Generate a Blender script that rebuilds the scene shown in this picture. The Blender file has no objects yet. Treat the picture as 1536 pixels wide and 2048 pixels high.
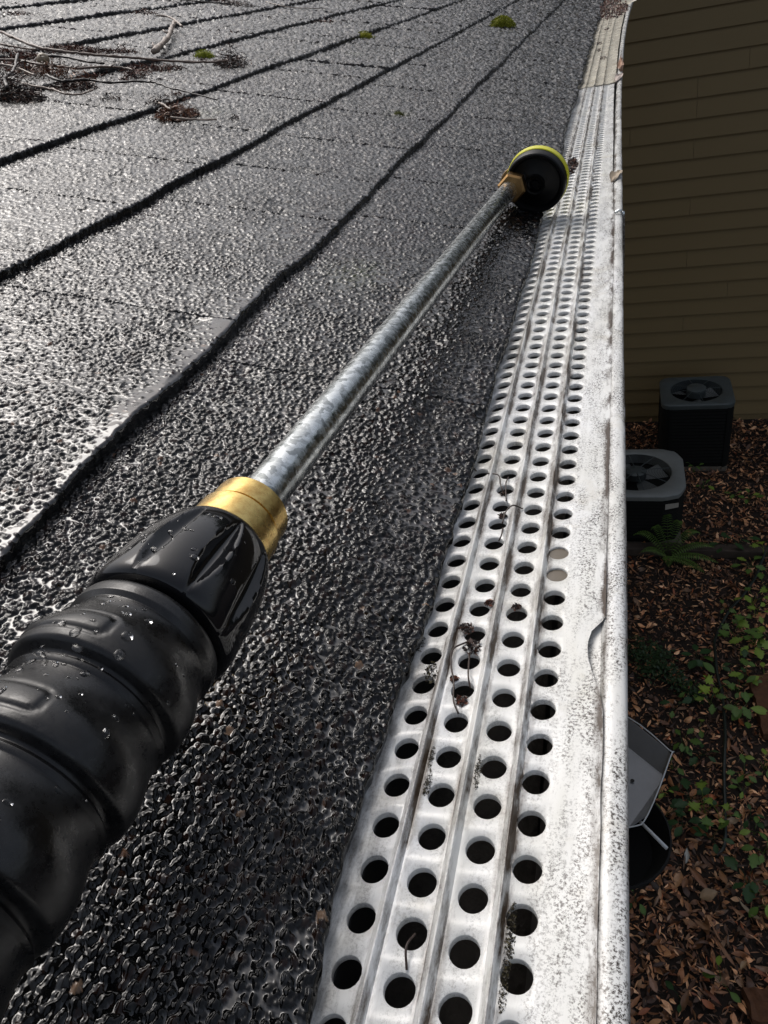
import bpy, bmesh, math, random
import numpy as np
from mathutils import Vector, Matrix

S = bpy.context.scene
COL = S.collection
R = math.radians
random.seed(7)
RNG = np.random.default_rng(11)

# ------------------------------------------------------------------ camera
cam_data = bpy.data.cameras.new('camera')
cam = bpy.data.objects.new('camera', cam_data)
COL.objects.link(cam)
CR = Vector((0.9561173, 0.2438235, -0.1624496))
CD = Vector((0.0107222, -0.5832134, -0.8122482))
CF = Vector((-0.2927880, 0.7748628, -0.5602347))
CAMZ = 4.171
mw = Matrix.Identity(4)
for i in range(3):
    mw[i][0] = CR[i]; mw[i][1] = -CD[i]; mw[i][2] = -CF[i]
mw[2][3] = CAMZ
cam.matrix_world = mw
cam_data.sensor_fit = 'VERTICAL'
cam_data.sensor_height = 36.0
cam_data.sensor_width = 27.0
cam_data.lens = 36.0 * 1500 / 2048
cam_data.clip_start = 0.01
cam_data.clip_end = 500
S.camera = cam

# ------------------------------------------------------------------ sky and sun
SUN_EL, SUN_AZ = R(52), R(-45)          # azimuth from +Y towards +X
w = bpy.data.worlds.new('World'); S.world = w; w.use_nodes = True
nt = w.node_tree; nt.nodes.clear()
sky = nt.nodes.new('ShaderNodeTexSky'); sky.sky_type = 'NISHITA'; sky.sun_disc = False
sky.sun_elevation = SUN_EL; sky.sun_rotation = SUN_AZ
sky.air_density = 1.0; sky.dust_density = 6.0; sky.ozone_density = 1.0
hs = nt.nodes.new('ShaderNodeHueSaturation'); hs.inputs['Saturation'].default_value = 0.52
bg = nt.nodes.new('ShaderNodeBackground'); bg.inputs['Strength'].default_value = 0.125
wo = nt.nodes.new('ShaderNodeOutputWorld')
nt.links.new(sky.outputs[0], hs.inputs['Color']); nt.links.new(hs.outputs[0], bg.inputs['Color'])
nt.links.new(bg.outputs[0], wo.inputs['Surface'])
sl = bpy.data.lights.new('sun', 'SUN'); sl.energy = 0.8; sl.angle = R(38); sl.color = (1, 0.99, 0.975)
so = bpy.data.objects.new('sun', sl); COL.objects.link(so)
sd = Vector((math.sin(SUN_AZ) * math.cos(SUN_EL), math.cos(SUN_AZ) * math.cos(SUN_EL), math.sin(SUN_EL)))
so.rotation_euler = sd.to_track_quat('Z', 'Y').to_euler()
so.location = (0, 6, 12)
S.view_settings.view_transform = 'Standard'; S.view_settings.look = 'None'
S.view_settings.gamma = 1.0; S.view_settings.use_curve_mapping = False
S.view_settings.exposure = 0.26
S.render.engine = 'CYCLES'
S.cycles.max_bounces = 8

# ------------------------------------------------------------------ helpers
def tag(o, label=None, cat=None, group=None, kind=None):
    if label: o['label'] = label
    if cat: o['category'] = cat
    if group: o['group'] = group
    if kind: o['kind'] = kind
    return o

def empty(name, loc=(0, 0, 0), label=None, cat=None, group=None, parent=None):
    o = bpy.data.objects.new(name, None); COL.objects.link(o); o.location = loc
    o.empty_display_size = 0.02
    if parent: o.parent = parent
    return tag(o, label, cat, group)

def mesh_np(name, V, F, mat=None, smooth=True, cols=None, wet=None, lod=None):
    """V (n,3), F list of arrays (m,3)/(m,4)"""
    me = bpy.data.meshes.new(name)
    V = np.asarray(V, np.float32)
    me.vertices.add(len(V)); me.vertices.foreach_set('co', V.ravel())
    if not isinstance(F, (list, tuple)) or (len(F) and not hasattr(F[0], 'shape')):
        groups = {}
        for f in F: groups.setdefault(len(f), []).append(f)
        F = [np.array(g, np.int32) for g in groups.values()]
    li = np.concatenate([f.ravel() for f in F]).astype(np.int32)
    tot = np.concatenate([np.full(len(f), f.shape[1], np.int32) for f in F])
    st = np.concatenate([[0], np.cumsum(tot)[:-1]]).astype(np.int32)
    me.loops.add(len(li)); me.loops.foreach_set('vertex_index', li)
    me.polygons.add(len(tot)); me.polygons.foreach_set('loop_start', st)
    me.polygons.foreach_set('use_smooth', np.full(len(tot), bool(smooth)))
    if cols is not None:
        a = me.attributes.new('tint', 'FLOAT_COLOR', 'POINT')
        c = np.ones((len(V), 4), np.float32); c[:, :3] = cols
        a.data.foreach_set('color', c.ravel())
    if wet is not None:
        a = me.attributes.new('wet', 'FLOAT', 'POINT'); a.data.foreach_set('value', np.asarray(wet, np.float32))
    if lod is not None:
        a = me.attributes.new('lod', 'FLOAT', 'POINT'); a.data.foreach_set('value', np.asarray(lod, np.float32))
    me.update(calc_edges=True)
    if mat: me.materials.append(mat)
    return me

def ob(name, me, parent=None, loc=None, rot=None):
    o = bpy.data.objects.new(name, me); COL.objects.link(o)
    if parent: o.parent = parent
    if loc is not None: o.location = loc
    if rot is not None: o.rotation_euler = rot
    return o

class MB:
    """collects pieces of ONE part"""
    def __init__(s): s.V = []; s.F = []; s.C = []
    def add(s, V, F, col=None):
        b = len(s.V); s.V += [tuple(v) for v in V]; s.F += [tuple(i + b for i in f) for f in F]
        if col is not None: s.C += [tuple(col)] * len(V)
        return s
    def box(s, a, b, col=None):
        (x0, y0, z0), (x1, y1, z1) = a, b
        return s.add([(x0,y0,z0),(x1,y0,z0),(x1,y1,z0),(x0,y1,z0),(x0,y0,z1),(x1,y0,z1),(x1,y1,z1),(x0,y1,z1)],
              [(0,3,2,1),(4,5,6,7),(0,1,5,4),(1,2,6,5),(2,3,7,6),(3,0,4,7)], col)
    def tube(s, pts, rad, n=7, col=None, caps=True):
        pts = [Vector(p) for p in pts]
        if not hasattr(rad, '__len__'): rad = [rad] * len(pts)
        V = []; F = []
        up = Vector((0.13, 0.31, 0.94))
        for i, p in enumerate(pts):
            t = (pts[min(i + 1, len(pts) - 1)] - pts[max(i - 1, 0)]).normalized()
            a = t.cross(up)
            if a.length < 1e-3: a = t.cross(Vector((1, 0, 0)))
            a.normalize(); b = t.cross(a)
            for k in range(n):
                q = 2 * math.pi * k / n
                V.append(p + (a * math.cos(q) + b * math.sin(q)) * rad[i])
        for i in range(len(pts) - 1):
            for k in range(n):
                F.append((i*n+k, i*n+(k+1) % n, (i+1)*n+(k+1) % n, (i+1)*n+k))
        if caps:
            F.append(tuple(range(n))[::-1]); F.append(tuple(range((len(pts)-1)*n, len(pts)*n)))
        return s.add(V, F, col)
    def build(s, name, mat, parent=None, smooth=False, loc=None, rot=None):
        me = mesh_np(name, s.V, s.F, mat, smooth, s.C if s.C else None)
        return ob(name, me, parent, loc, rot)

def bevel(o, w=0.004, seg=2):
    m = o.modifiers.new('bevel', 'BEVEL'); m.width = w; m.segments = seg; m.limit_method = 'ANGLE'; m.angle_limit = R(40)
    return o

def h2(ix, iy, seed):
    h = (ix.astype(np.int64) * 374761393 + iy.astype(np.int64) * 668265263 + seed * 982451653) & 0xffffffff
    h = ((h ^ (h >> 13)) * 1274126177) & 0xffffffff
    h = ((h ^ (h >> 16)) * 2246822519) & 0xffffffff
    return ((h ^ (h >> 15)) & 0xffffff).astype(np.float64) / 16777216.0

def vnoise(x, y, seed=0):
    ix = np.floor(x); iy = np.floor(y); fx = x - ix; fy = y - iy
    fx = fx * fx * (3 - 2 * fx); fy = fy * fy * (3 - 2 * fy)
    a = h2(ix, iy, seed); b = h2(ix + 1, iy, seed); c = h2(ix, iy + 1, seed); d = h2(ix + 1, iy + 1, seed)
    return (a + (b - a) * fx) * (1 - fy) + (c + (d - c) * fx) * fy

def fnoise(x, y, seed=0, oct=3):
    s = 0; a = 0.5; t = 0
    for o in range(oct):
        s = s + a * vnoise(x * 2 ** o, y * 2 ** o, seed + o * 17); t += a; a *= 0.5
    return s / t

# ------------------------------------------------------------------ materials
class N:
    def __init__(s, name):
        s.m = bpy.data.materials.new(name); s.m.use_nodes = True
        s.t = s.m.node_tree; s.t.nodes.clear()
        s.o = s.n('OutputMaterial'); s.p = s.n('BsdfPrincipled'); s.l(s.p.outputs[0], s.o.inputs['Surface'])
    def n(s, k, **kw):
        x = s.t.nodes.new('ShaderNode' + k)
        for a, b in kw.items(): setattr(x, a, b)
        return x
    def l(s, a, b): s.t.links.new(a, b)
    def set(s, **kw):
        for k, v in kw.items():
            i = s.p.inputs[k.replace('_', ' ')]
            if hasattr(v, 'bl_idname') or isinstance(v, bpy.types.NodeSocket): s.l(v, i)
            else: i.default_value = v if not (isinstance(v, tuple) and len(v) == 3) else (*v, 1)
        return s
    def coord(s): return s.n('TexCoord').outputs['Object']
    def noise(s, scale, detail=4, rough=0.55, vec=None, dist=0.0):
        x = s.n('TexNoise'); x.inputs['Scale'].default_value = scale; x.inputs['Detail'].default_value = detail
        x.inputs['Roughness'].default_value = rough; x.inputs['Distortion'].default_value = dist
        s.l(vec or s.coord(), x.inputs['Vector']); return x.outputs['Fac']
    def vor(s, scale, out='Distance', vec=None):
        x = s.n('TexVoronoi'); x.inputs['Scale'].default_value = scale; s.l(vec or s.coord(), x.inputs['Vector']); return x.outputs[out]
    def ramp(s, f, stops):
        x = s.n('ValToRGB'); e = x.color_ramp.elements
        while len(e) < len(stops): e.new(0.5)
        for i, (p, c) in enumerate(stops):
            e[i].position = p; e[i].color = (*c, 1) if hasattr(c, '__len__') else (c, c, c, 1)
        s.l(f, x.inputs['Fac']); return x.outputs['Color']
    def mix(s, f, a, b, mode='MIX'):
        x = s.n('Mix', data_type='RGBA', blend_type=mode)
        for sock, v in ((x.inputs[0], f), (x.inputs[6], a), (x.inputs[7], b)):
            if isinstance(v, bpy.types.NodeSocket): s.l(v, sock)
            elif isinstance(v, tuple): sock.default_value = (*v, 1)
            else: sock.default_value = v
        return x.outputs[2]
    def math(s, op, a, b=0.0, clamp=False):
        x = s.n('Math', operation=op); x.use_clamp = clamp
        for sock, v in ((x.inputs[0], a), (x.inputs[1], b)):
            if isinstance(v, bpy.types.NodeSocket): s.l(v, sock)
            else: sock.default_value = v
        return x.outputs[0]
    def attr(s, name, out='Color'):
        x = s.n('Attribute'); x.attribute_name = name; return x.outputs[out]
    def bump(s, hgt, strength=0.3, dist=0.001):
        x = s.n('Bump'); x.inputs['Strength'].default_value = strength; x.inputs['Distance'].default_value = dist
        s.l(hgt, x.inputs['Height']); s.l(x.outputs[0], s.p.inputs['Normal']); return s

def simple(name, col, rough=0.5, metal=0.0, nscale=20, namp=0.25, bump=0.0, bscale=200, bdist=0.0005, spec=0.5):
    m = N(name)
    c = m.mix(m.noise(nscale), tuple(x * (1 - namp) for x in col), tuple(min(1, x * (1 + namp)) for x in col))
    m.set(Base_Color=c, Roughness=rough, Metallic=metal)
    m.p.inputs['Specular IOR Level'].default_value = spec
    if bump: m.bump(m.noise(bscale), bump, bdist)
    return m.m

def tinted(name, rough=0.6, nscale=60, namp=0.3, spec=0.5, trans=0.0, sheen=0.0):
    m = N(name)
    f = m.math('MULTIPLY_ADD', m.noise(nscale), 2 * namp)
    f.node.inputs[2].default_value = 1 - namp
    c = m.mix(1.0, m.attr('tint'), (1, 1, 1), 'MULTIPLY')
    v = m.n('VectorMath', operation='SCALE'); m.l(c, v.inputs[0]); m.l(f, v.inputs['Scale'])
    m.set(Base_Color=v.outputs[0], Roughness=rough)
    m.p.inputs['Specular IOR Level'].default_value = spec
    if trans:
        tr = m.n('BsdfTranslucent'); m.l(v.outputs[0], tr.inputs['Color'])
        ms = m.n('MixShader'); ms.inputs[0].default_value = trans
        m.l(m.p.outputs[0], ms.inputs[1]); m.l(tr.outputs[0], ms.inputs[2]); m.l(ms.outputs[0], m.o.inputs['Surface'])
    return m.m

M = {}
# wet mineral granules: colour per granule, roughness from how drowned it is
m = N('wet_shingle')
rgh = m.math('MULTIPLY_ADD', m.attr('wet', 'Fac'), -0.05); rgh.node.inputs[2].default_value = 0.065
m.set(Base_Color=m.attr('tint'), Roughness=rgh)
m.p.inputs['IOR'].default_value = 1.5
spc = m.math('MULTIPLY_ADD', m.attr('wet', 'Fac'), 0.65); spc.node.inputs[2].default_value = 0.30
m.set(Specular_IOR_Level=spc)
# where the mesh is too coarse for single granules the relief takes over
bp = m.n('Bump'); bp.inputs['Distance'].default_value = 0.0026
m.l(m.math('MULTIPLY', m.attr('lod', 'Fac'), 0.6), bp.inputs['Strength'])
m.l(m.noise(480, 3, 0.65), bp.inputs['Height']); m.l(bp.outputs[0], m.p.inputs['Normal'])
M['shingle'] = m.m
M['deck'] = simple('roof_underlay', (0.01, 0.01, 0.011), 0.8)

# painted aluminium, weathered
def painted(name, base, grime, seamx=(), speck=0.5):
    m = N(name)
    co = m.coord()
    sx = m.n('SeparateXYZ'); m.l(co, sx.inputs[0])
    st = m.n('Mapping'); st.inputs['Scale'].default_value = (1, 0.25, 1); m.l(co, st.inputs[0])
    big = m.noise(55, 5, 0.6, st.outputs[0])
    fine = m.noise(1250, 4, 0.8)
    mid = m.noise(150, 7, 0.75, st.outputs[0])
    c = m.mix(m.ramp(big, [(0.35, 0.0), (0.7, 1.0)]), base, tuple(b * g for b, g in zip(base, (0.86, 0.85, 0.80))))
    # black algae specks, denser in patches
    dens = m.ramp(mid, [(0.41, 0.0), (0.57, 1.0)])
    sp = m.math('MULTIPLY', m.ramp(fine, [(0.485, 0.0), (0.585, 1.0)]), dens)
    # the outer flat land and lip carry more of it
    reg = m.n('MapRange'); reg.inputs[1].default_value = -0.019; reg.inputs[2].default_value = -0.004
    reg.inputs[3].default_value = 0.25; reg.inputs[4].default_value = speck; m.l(sx.outputs[0], reg.inputs[0])
    sp = m.math('MULTIPLY', sp, reg.outputs[0])
    stain = m.ramp(m.noise(34, 6, 0.7), [(0.55, 0.0), (0.75, 0.5)])
    c = m.mix(stain, c, (0.34, 0.28, 0.16))
    c = m.mix(m.math('MINIMUM', m.math('MULTIPLY', sp, 1.5), 1.0), c, grime)
    # brown silt along the folds
    for x0, wd, amt in seamx:
        d = m.math('ABSOLUTE', m.math('SUBTRACT', sx.outputs[0], x0))
        k = m.n('MapRange'); k.inputs[1].default_value = 0.0; k.inputs[2].default_value = wd
        k.inputs[3].default_value = 1; k.inputs[4].default_value = 0; m.l(d, k.inputs[0])
        f = m.math('MULTIPLY', k.outputs[0], m.ramp(m.noise(150, 6, 0.7, st.outputs[0]), [(0.40, 0.0), (0.62, 1.0)]))
        f = m.math('MULTIPLY', f, amt, True)
        c = m.mix(f, c, (0.055, 0.036, 0.022))
    m.set(Base_Color=c, Roughness=m.ramp(big, [(0.3, 0.16), (0.75, 0.38)]))
    m.bump(m.noise(240, 3), 0.12, 0.0006)
    return m.m
M['guard'] = painted('weathered_white_aluminium', (0.74, 0.745, 0.74), (0.045, 0.036, 0.03),
                     [(-0.0481, 0.0020, 1.5), (-0.0353, 0.0021, 1.6), (-0.0224, 0.0024, 1.7), (-0.0508, 0.0016, 0.9),
                      (-0.0381, 0.0014, 1.0), (-0.0251, 0.0014, 1.1), (-0.0025, 0.0026, 1.7), (-0.064, 0.013, 0.9)], 1.0)
M['guard_far'] = painted('stained_cream_aluminium', (0.60, 0.57, 0.49), (0.09, 0.06, 0.04),
                     [(-0.0476, 0.003, 0.6), (-0.0344, 0.003, 0.6), (-0.0217, 0.003, 0.7), (-0.06, 0.012, 0.8)], 0.5)
M['gutter'] = painted('weathered_white_gutter', (0.73, 0.735, 0.73), (0.045, 0.036, 0.03),
                     [(-0.0022, 0.0016, 0.9), (0.0044, 0.0012, 0.9)], 0.8)
M['trough'] = simple('silted_trough', (0.05, 0.045, 0.04), 0.7, nscale=90, namp=0.7)
M['silt'] = simple('gutter_silt', (0.05, 0.043, 0.036), 0.75, nscale=160, namp=0.7, bump=0.6, bscale=300, bdist=0.002)

# wand
m = N('galvanised_steel')
st = m.n('Mapping'); st.inputs['Scale'].default_value = (1, 1, 1); m.l(m.coord(), st.inputs[0])
wn = m.n('TexNoise'); wn.inputs['Scale'].default_value = 260; m.l(m.coord(), wn.inputs['Vector'])
wv_ = m.n('VectorMath', operation='MULTIPLY_ADD'); m.l(wn.outputs['Color'], wv_.inputs[0]); wv_.inputs[1].default_value = (.004, .004, .004); m.l(st.outputs[0], wv_.inputs[2])
v = m.vor(430, 'Color', wv_.outputs[0]); bw = m.n('RGBToBW'); m.l(v, bw.inputs[0])
c = m.ramp(bw.outputs[0], [(0.2, (0.30, 0.32, 0.32)), (0.8, (0.72, 0.75, 0.75))])
c = m.mix(m.ramp(m.noise(140, 6, 0.7), [(0.5, 0.0), (0.75, 0.5)]), c, (0.30, 0.31, 0.30))
m.set(Base_Color=c, Metallic=1.0, Roughness=m.ramp(m.noise(420, 4), [(0.3, 0.14), (0.7, 0.36)]))
m.bump(m.noise(1100, 4, 0.6), 0.10, 0.0003)
M['galv'] = m.m
m = N('worn_brass')
c = m.mix(m.ramp(m.noise(260, 6, 0.7), [(0.4, 0.0), (0.66, 1.0)]), (0.74, 0.54, 0.20), (0.50, 0.31, 0.10))
m.set(Base_Color=c, Metallic=1.0, Roughness=m.ramp(m.noise(300, 5), [(0.3, 0.18), (0.7, 0.36)]))
m.bump(m.noise(500, 3), 0.08, 0.0003)
M['brass'] = m.m
m = N('tarnished_brass')
m.set(Base_Color=m.mix(m.noise(300, 5), (0.34, 0.21, 0.085), (0.20, 0.115, 0.05)), Metallic=1.0, Roughness=0.34)
M['brass_dark'] = m.m
m = N('glossy_black_plastic')
m.set(Base_Color=(0.006, 0.006, 0.007), Roughness=m.ramp(m.noise(160, 6, 0.7), [(0.45, 0.06), (0.7, 0.20)]))
m.bump(m.noise(90, 3), 0.05, 0.001)
M['gloss_black'] = m.m
m = N('wet_black_rubber')
dust = m.ramp(m.noise(130, 8, 0.8), [(0.44, 0.0), (0.66, 1.0)])
m.set(Base_Color=m.mix(dust, (0.0035, 0.0035, 0.004), (0.012, 0.012, 0.0125)), Roughness=m.ramp(m.noise(90, 8, 0.8), [(0.38, 0.16), (0.62, 0.48)]))
m.bump(m.noise(1500, 2), 0.10, 0.0002)
M['rubber'] = m.m
M['black'] = simple('matt_black_plastic', (0.002, 0.002, 0.002), 0.42, nscale=80, spec=0.25)
M['yellow'] = simple('yellow_plastic', (0.62, 0.60, 0.03), 0.35, nscale=120, namp=0.12)
m = N('water_drop')
m.set(Base_Color=(1, 1, 1), Roughness=0.02, Transmission_Weight=1.0); m.p.inputs['IOR'].default_value = 1.33
M['water'] = m.m

# plant debris
M['debris'] = tinted('wet_plant_debris', 0.45, 150, 0.4)
M['bark'] = tinted('wet_bark', 0.42, 260, 0.45)
M['moss'] = tinted('moss', 0.9, 300, 0.4, 0.2)
M['litter'] = tinted('dead_leaves', 0.5, 45, 0.4)
M['green'] = tinted('green_leaves', 0.45, 40, 0.25, 0.4, 0.25)
M['soil'] = simple('forest_soil', (0.018, 0.011, 0.007), 0.9, nscale=8, namp=0.6, bump=0.6, bscale=30, bdist=0.02)
M['siding'] = None
m = N('tan_painted_siding')
mp = m.n('Mapping'); mp.inputs['Scale'].default_value = (0.25, 1, 1); m.l(m.coord(), mp.inputs[0])
c = m.mix(m.noise(2, 6, 0.65, mp.outputs[0]), (0.205, 0.146, 0.062), (0.225, 0.160, 0.069))
gr = m.n('Mapping'); gr.inputs['Scale'].default_value = (0.06, 1, 1); m.l(m.coord(), gr.inputs[0])
m.set(Base_Color=c, Roughness=0.6); m.bump(m.noise(160, 4, 0.6, gr.outputs[0]), 0.12, 0.002)
M['siding'] = m.m
M['trim'] = simple('tan_trim_paint', (0.30, 0.235, 0.12), 0.55, nscale=4)
M['soffit'] = simple('soffit_paint', (0.30, 0.26, 0.18), 0.7, nscale=3)
M['roof_far'] = simple('dark_roof', (0.03, 0.03, 0.032), 0.8, nscale=6)
M['concrete'] = simple('stained_concrete', (0.16, 0.14, 0.11), 0.85, nscale=9, namp=0.4, bump=0.4, bscale=60, bdist=0.004)
M['ac_grey'] = simple('grey_green_enamel', (0.075, 0.09, 0.09), 0.42, nscale=12, namp=0.2)
M['ac_light'] = simple('pale_grey_enamel', (0.20, 0.215, 0.21), 0.40, nscale=12, namp=0.2)
M['ac_black'] = simple('black_enamel', (0.006, 0.0065, 0.006), 0.7, nscale=15, spec=0.2)
M['sticker'] = simple('faded_sticker', (0.42, 0.40, 0.36), 0.6, nscale=120, namp=0.35)
M['timber'] = simple('weathered_timber', (0.055, 0.040, 0.030), 0.8, nscale=18, namp=0.5, bump=0.5, bscale=50, bdist=0.006)
M['rotwood'] = simple('rotten_red_wood', (0.105, 0.045, 0.020), 0.9, nscale=22, namp=0.6, bump=0.7, bscale=60, bdist=0.008)
M['hose'] = simple('dark_green_hose', (0.012, 0.020, 0.016), 0.4, nscale=30)
M['steel'] = N('dull_sheet_metal')
_m = M['steel']; _m.set(Base_Color=_m.mix(_m.noise(30, 6, 0.7), (0.20, 0.205, 0.21), (0.29, 0.295, 0.30)), Metallic=0.55, Roughness=0.5)
_m.bump(_m.noise(14, 2), 0.2, 0.004); M['steel'] = _m.m
M['bin'] = simple('black_bucket_plastic', (0.003, 0.003, 0.003), 0.9, nscale=20)
M['paint_white'] = simple('light_grey_paint', (0.55, 0.57, 0.57), 0.5, nscale=60, namp=0.15)

# ------------------------------------------------------------------ roof of the house
X0, PHI = -0.0595, R(14.825)
CP, SP = math.cos(PHI), math.sin(PHI)
EXPO = 0.1428                                     # exposed height of a course
BUTT = 0.0052                                     # thickness at the lower edge
def roof_pt(y, v, n):
    """y along the eave, v up the slope, n off the deck"""
    return np.stack([X0 - v * CP + n * SP, y, 4.0 - 0.0022 + v * SP + n * CP], -1)
def rp(y, v, n=0.004):
    return tuple(float(a) for a in roof_pt(np.float64(y), np.float64(v), np.float64(n)))

def granules(y, v, cell, seed=3):
    """height and tint of a bed of mineral granules"""
    H = np.zeros_like(y); K = np.zeros_like(y)
    iy = np.floor(y / cell); iv = np.floor(v / cell)
    for a in (-1, 0, 1):
        for b in (-1, 0, 1):
            cy = iy + a; cv = iv + b
            py = (cy + 0.1 + 0.8 * h2(cy, cv, seed)) * cell; pv = (cv + 0.1 + 0.8 * h2(cy, cv, seed + 1)) * cell
            r = cell * (0.56 + 0.42 * h2(cy, cv, seed + 2)); k = h2(cy, cv, seed + 3)
            an = k * 19.0
            dy = y - py; dv = v - pv
            # crushed rock: a five-sided prism with chamfered, tilted top
            dist = np.full_like(y, -9.0)
            for q in range(5):
                aq = an + q * 1.2566 + 0.5 * h2(cy, cv, seed + 20 + q); rq = r * (0.72 + 0.5 * h2(cy, cv, seed + 30 + q))
                dist = np.maximum(dist, (dy * np.cos(aq) + dv * np.sin(aq)) / rq)
            tilt = (dy * (k - 0.5) + dv * (h2(cy, cv, seed + 5) - 0.5)) * 1.1
            g = np.where(dist < 1, r * (0.50 + 0.62 * h2(cy, cv, seed + 4)) * np.minimum(1.0 + 0.25 * (0.45 - dist), np.clip((1 - dist) * 1.9, 0, None) ** 0.75) + tilt, 0)
            up = g > H
            H = np.where(up, g, H); K = np.where(up, k, K)
    return H, K

def shingle_surface(y, v, course, sp):
    """n (off the deck), tint, wet"""
    cell = max(0.0017, 1.9 * sp)
    H, K = granules(y, v, cell)
    s = np.clip((v - course * EXPO) / EXPO, 0, 1.05)
    k = cell / 0.00165
    lvl = 0.00054 + 0.00074 * (fnoise(y * 34, v * 34, 5) - 0.36) + 0.0003 * (fnoise(y * 9, v * 9, 8) - 0.5)
    lvl = lvl * k ** 0.75 - 0.00022 * (k - 1.15)
    # a film gathers along the lower edge of the second course
    if course == 1:
        ed = v - EXPO
        on = np.clip((y - 0.115) / 0.03, 0, 1) * np.clip((0.44 - y) / 0.12, 0, 1)
        wd = 0.0015 + 0.020 * np.clip(fnoise(y * 24, y * 0 + 2.2, 4, 3) - 0.25, 0, 1) * on
        pl = 1 / (1 + np.exp((ed - wd) / (0.0022 + 0.26 * wd)))
        lvl = lvl + on * (0.0011 + 0.0012 * (fnoise(y * 70, v * 70, 33) - 0.5)) * pl
    a = 0.00010 * k
    top = np.maximum(H, lvl) + 0.25 * a * np.exp(-((H - lvl) / a) ** 2)
    wet = np.clip((lvl - H) / (0.00012 * k) + 0.45, 0, 1)
    lump = 0.0009 * (fnoise(y * 16, v * 16, 12) - 0.5) + 0.0014 * (fnoise(y * 4, v * 5, 14) - 0.5)
    pits = np.clip(fnoise(y * 42, v * 42, 51, 2) - 0.78, 0, 1) * 0.012
    n = BUTT * (0.8 + 0.75 * fnoise(y * 7 + course * 5.3, y * 0, 91, 2)) * (1.0 - 0.86 * s) + top + lump - pits
    tint = np.full(y.shape + (3,), 0.010)
    tint[...] = (0.0026 + 0.005 * K ** 2)[..., None] * np.array([1.0, 1.0, 1.04])
    br = (K > 0.80) & (K < 0.90); tint[br] = (0.016, 0.009, 0.007)
    if sp < 0.0006:
        og = K > 0.9955; tint[og] = (0.10, 0.056, 0.036)
        og = K > 0.9985; tint[og] = (0.20, 0.13, 0.085)
    gy = (K > 0.90) & (K < 0.95); tint[gy] = (0.024, 0.025, 0.027)
    # lichen stains
    for ly, lv, lr in ((0.461, 0.104, 0.016), (0.967, 0.197, 0.014), (1.403, 0.374, 0.016), (0.828, 0.378, 0.02)):
        q = np.exp(-(((y - ly) / (lr * 1.5)) ** 2 + ((v - lv) / lr) ** 2)) * (K > 0.45)
        tint = tint + q[..., None] * np.array([0.030, 0.036, 0.012])
    return n, tint, wet

CAMP = np.array([0, 0, CAMZ])
cr, cd, cf = (np.array(a) for a in (CR, CD, CF))
def in_frame(P, mar=0.07):
    q = P - CAMP; z = q @ cf
    x = (q @ cr) / np.maximum(z, 1e-4) * 1500 / 768; yy = (q @ cd) / np.maximum(z, 1e-4) * 1500 / 1024
    return bool(np.any((z > 0.02) & (np.abs(x) < 1 + mar) & (np.abs(yy) < 1 + mar)))

def shingle_mesh(course, ya, yb, ga, gb):
    Vs = []; Fs = []; Cs = []; Ws = []; Ls = []; base = 0
    v0 = course * EXPO
    y = ya + ga / 2; yb = yb - gb / 2
    first = True
    while y < yb - 1e-6:
        # distance from where one looks to this stretch of the course
        c = roof_pt(np.float64(y), np.float64(v0 + 0.04), np.float64(0)); r = float(np.linalg.norm(c - CAMP))
        vis = False
        L = min(max(0.20 * r, 0.03), 0.5)
        ye = min(y + L, yb)
        if yb - ye < 0.25 * L: ye = yb
        g = np.array([[a, b] for a in np.linspace(y, ye, 6) for b in np.linspace(v0, v0 + EXPO, 6)])
        P = roof_pt(g[:, 0], g[:, 1], np.zeros(len(g)))
        vis = in_frame(P)
        sp = max(0.00036, 0.00164 * float(np.min(np.linalg.norm(P - CAMP, axis=1))))
        if not vis: sp *= 9
        spy = sp * min(1.7, max(1.0, 1 + (r - 0.35) * 0.8))
        ny = max(3, int((ye - y) / spy) + 2); nv = max(4, int((EXPO + 0.004) / sp) + 2)
        ov = 1.3 * max(0.0017, 1.9 * sp)
        gy = np.linspace(y - (0 if first else ov), ye + (ov if ye < yb else 0), ny); gv = np.linspace(v0, v0 + EXPO + 0.004, nv)
        last = ye >= yb - 1e-9
        pv = np.concatenate([[gv[0]], gv]); py = gy
        py = np.concatenate([[gy[0]], py, [gy[-1]]])
        Y, Vv = np.meshgrid(py, pv, indexing='ij')
        n, tint, wet = shingle_surface(Y, Vv, course, sp)
        # ragged lower edge
        s = np.clip(1 - (Vv - v0) / (EXPO * 0.25), 0, 1) ** 2
        rag = 0.0070 * (fnoise(Y * 11 + course * 3.7, Y * 0 + course, 21, 2) - 0.5) + 0.0016 * (fnoise(Y * 210, Y * 0 + course, 23, 2) - 0.5)
        Ve = Vv + rag * s
        rim = np.clip(1 - (Vv - v0) / 0.0018, 0, 1)
        n = n - rim ** 2 * 0.0011
        n[:, 0] = -0.0012
        n[0, :] = -0.0012; n[-1, :] = -0.0012
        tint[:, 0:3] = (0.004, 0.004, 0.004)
        P = roof_pt(Y, Ve, n)
        a, b = Y.shape
        idx = np.arange(a * b).reshape(a, b) + base
        Fs.append(np.stack([idx[:-1, :-1], idx[:-1, 1:], idx[1:, 1:], idx[1:, :-1]], -1).reshape(-1, 4))
        Vs.append(P.reshape(-1, 3)); Cs.append(tint.reshape(-1, 3)); Ws.append(wet.ravel()); Ls.append(np.full(a * b, min(1, max(0, (sp - 0.0006) / 0.0011)))); base += a * b
        y = ye; first = False
    return mesh_np('shingle', np.concatenate(Vs), [np.concatenate(Fs)], M['shingle'], True, np.concatenate(Cs), np.concatenate(Ws), np.concatenate(Ls))

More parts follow.
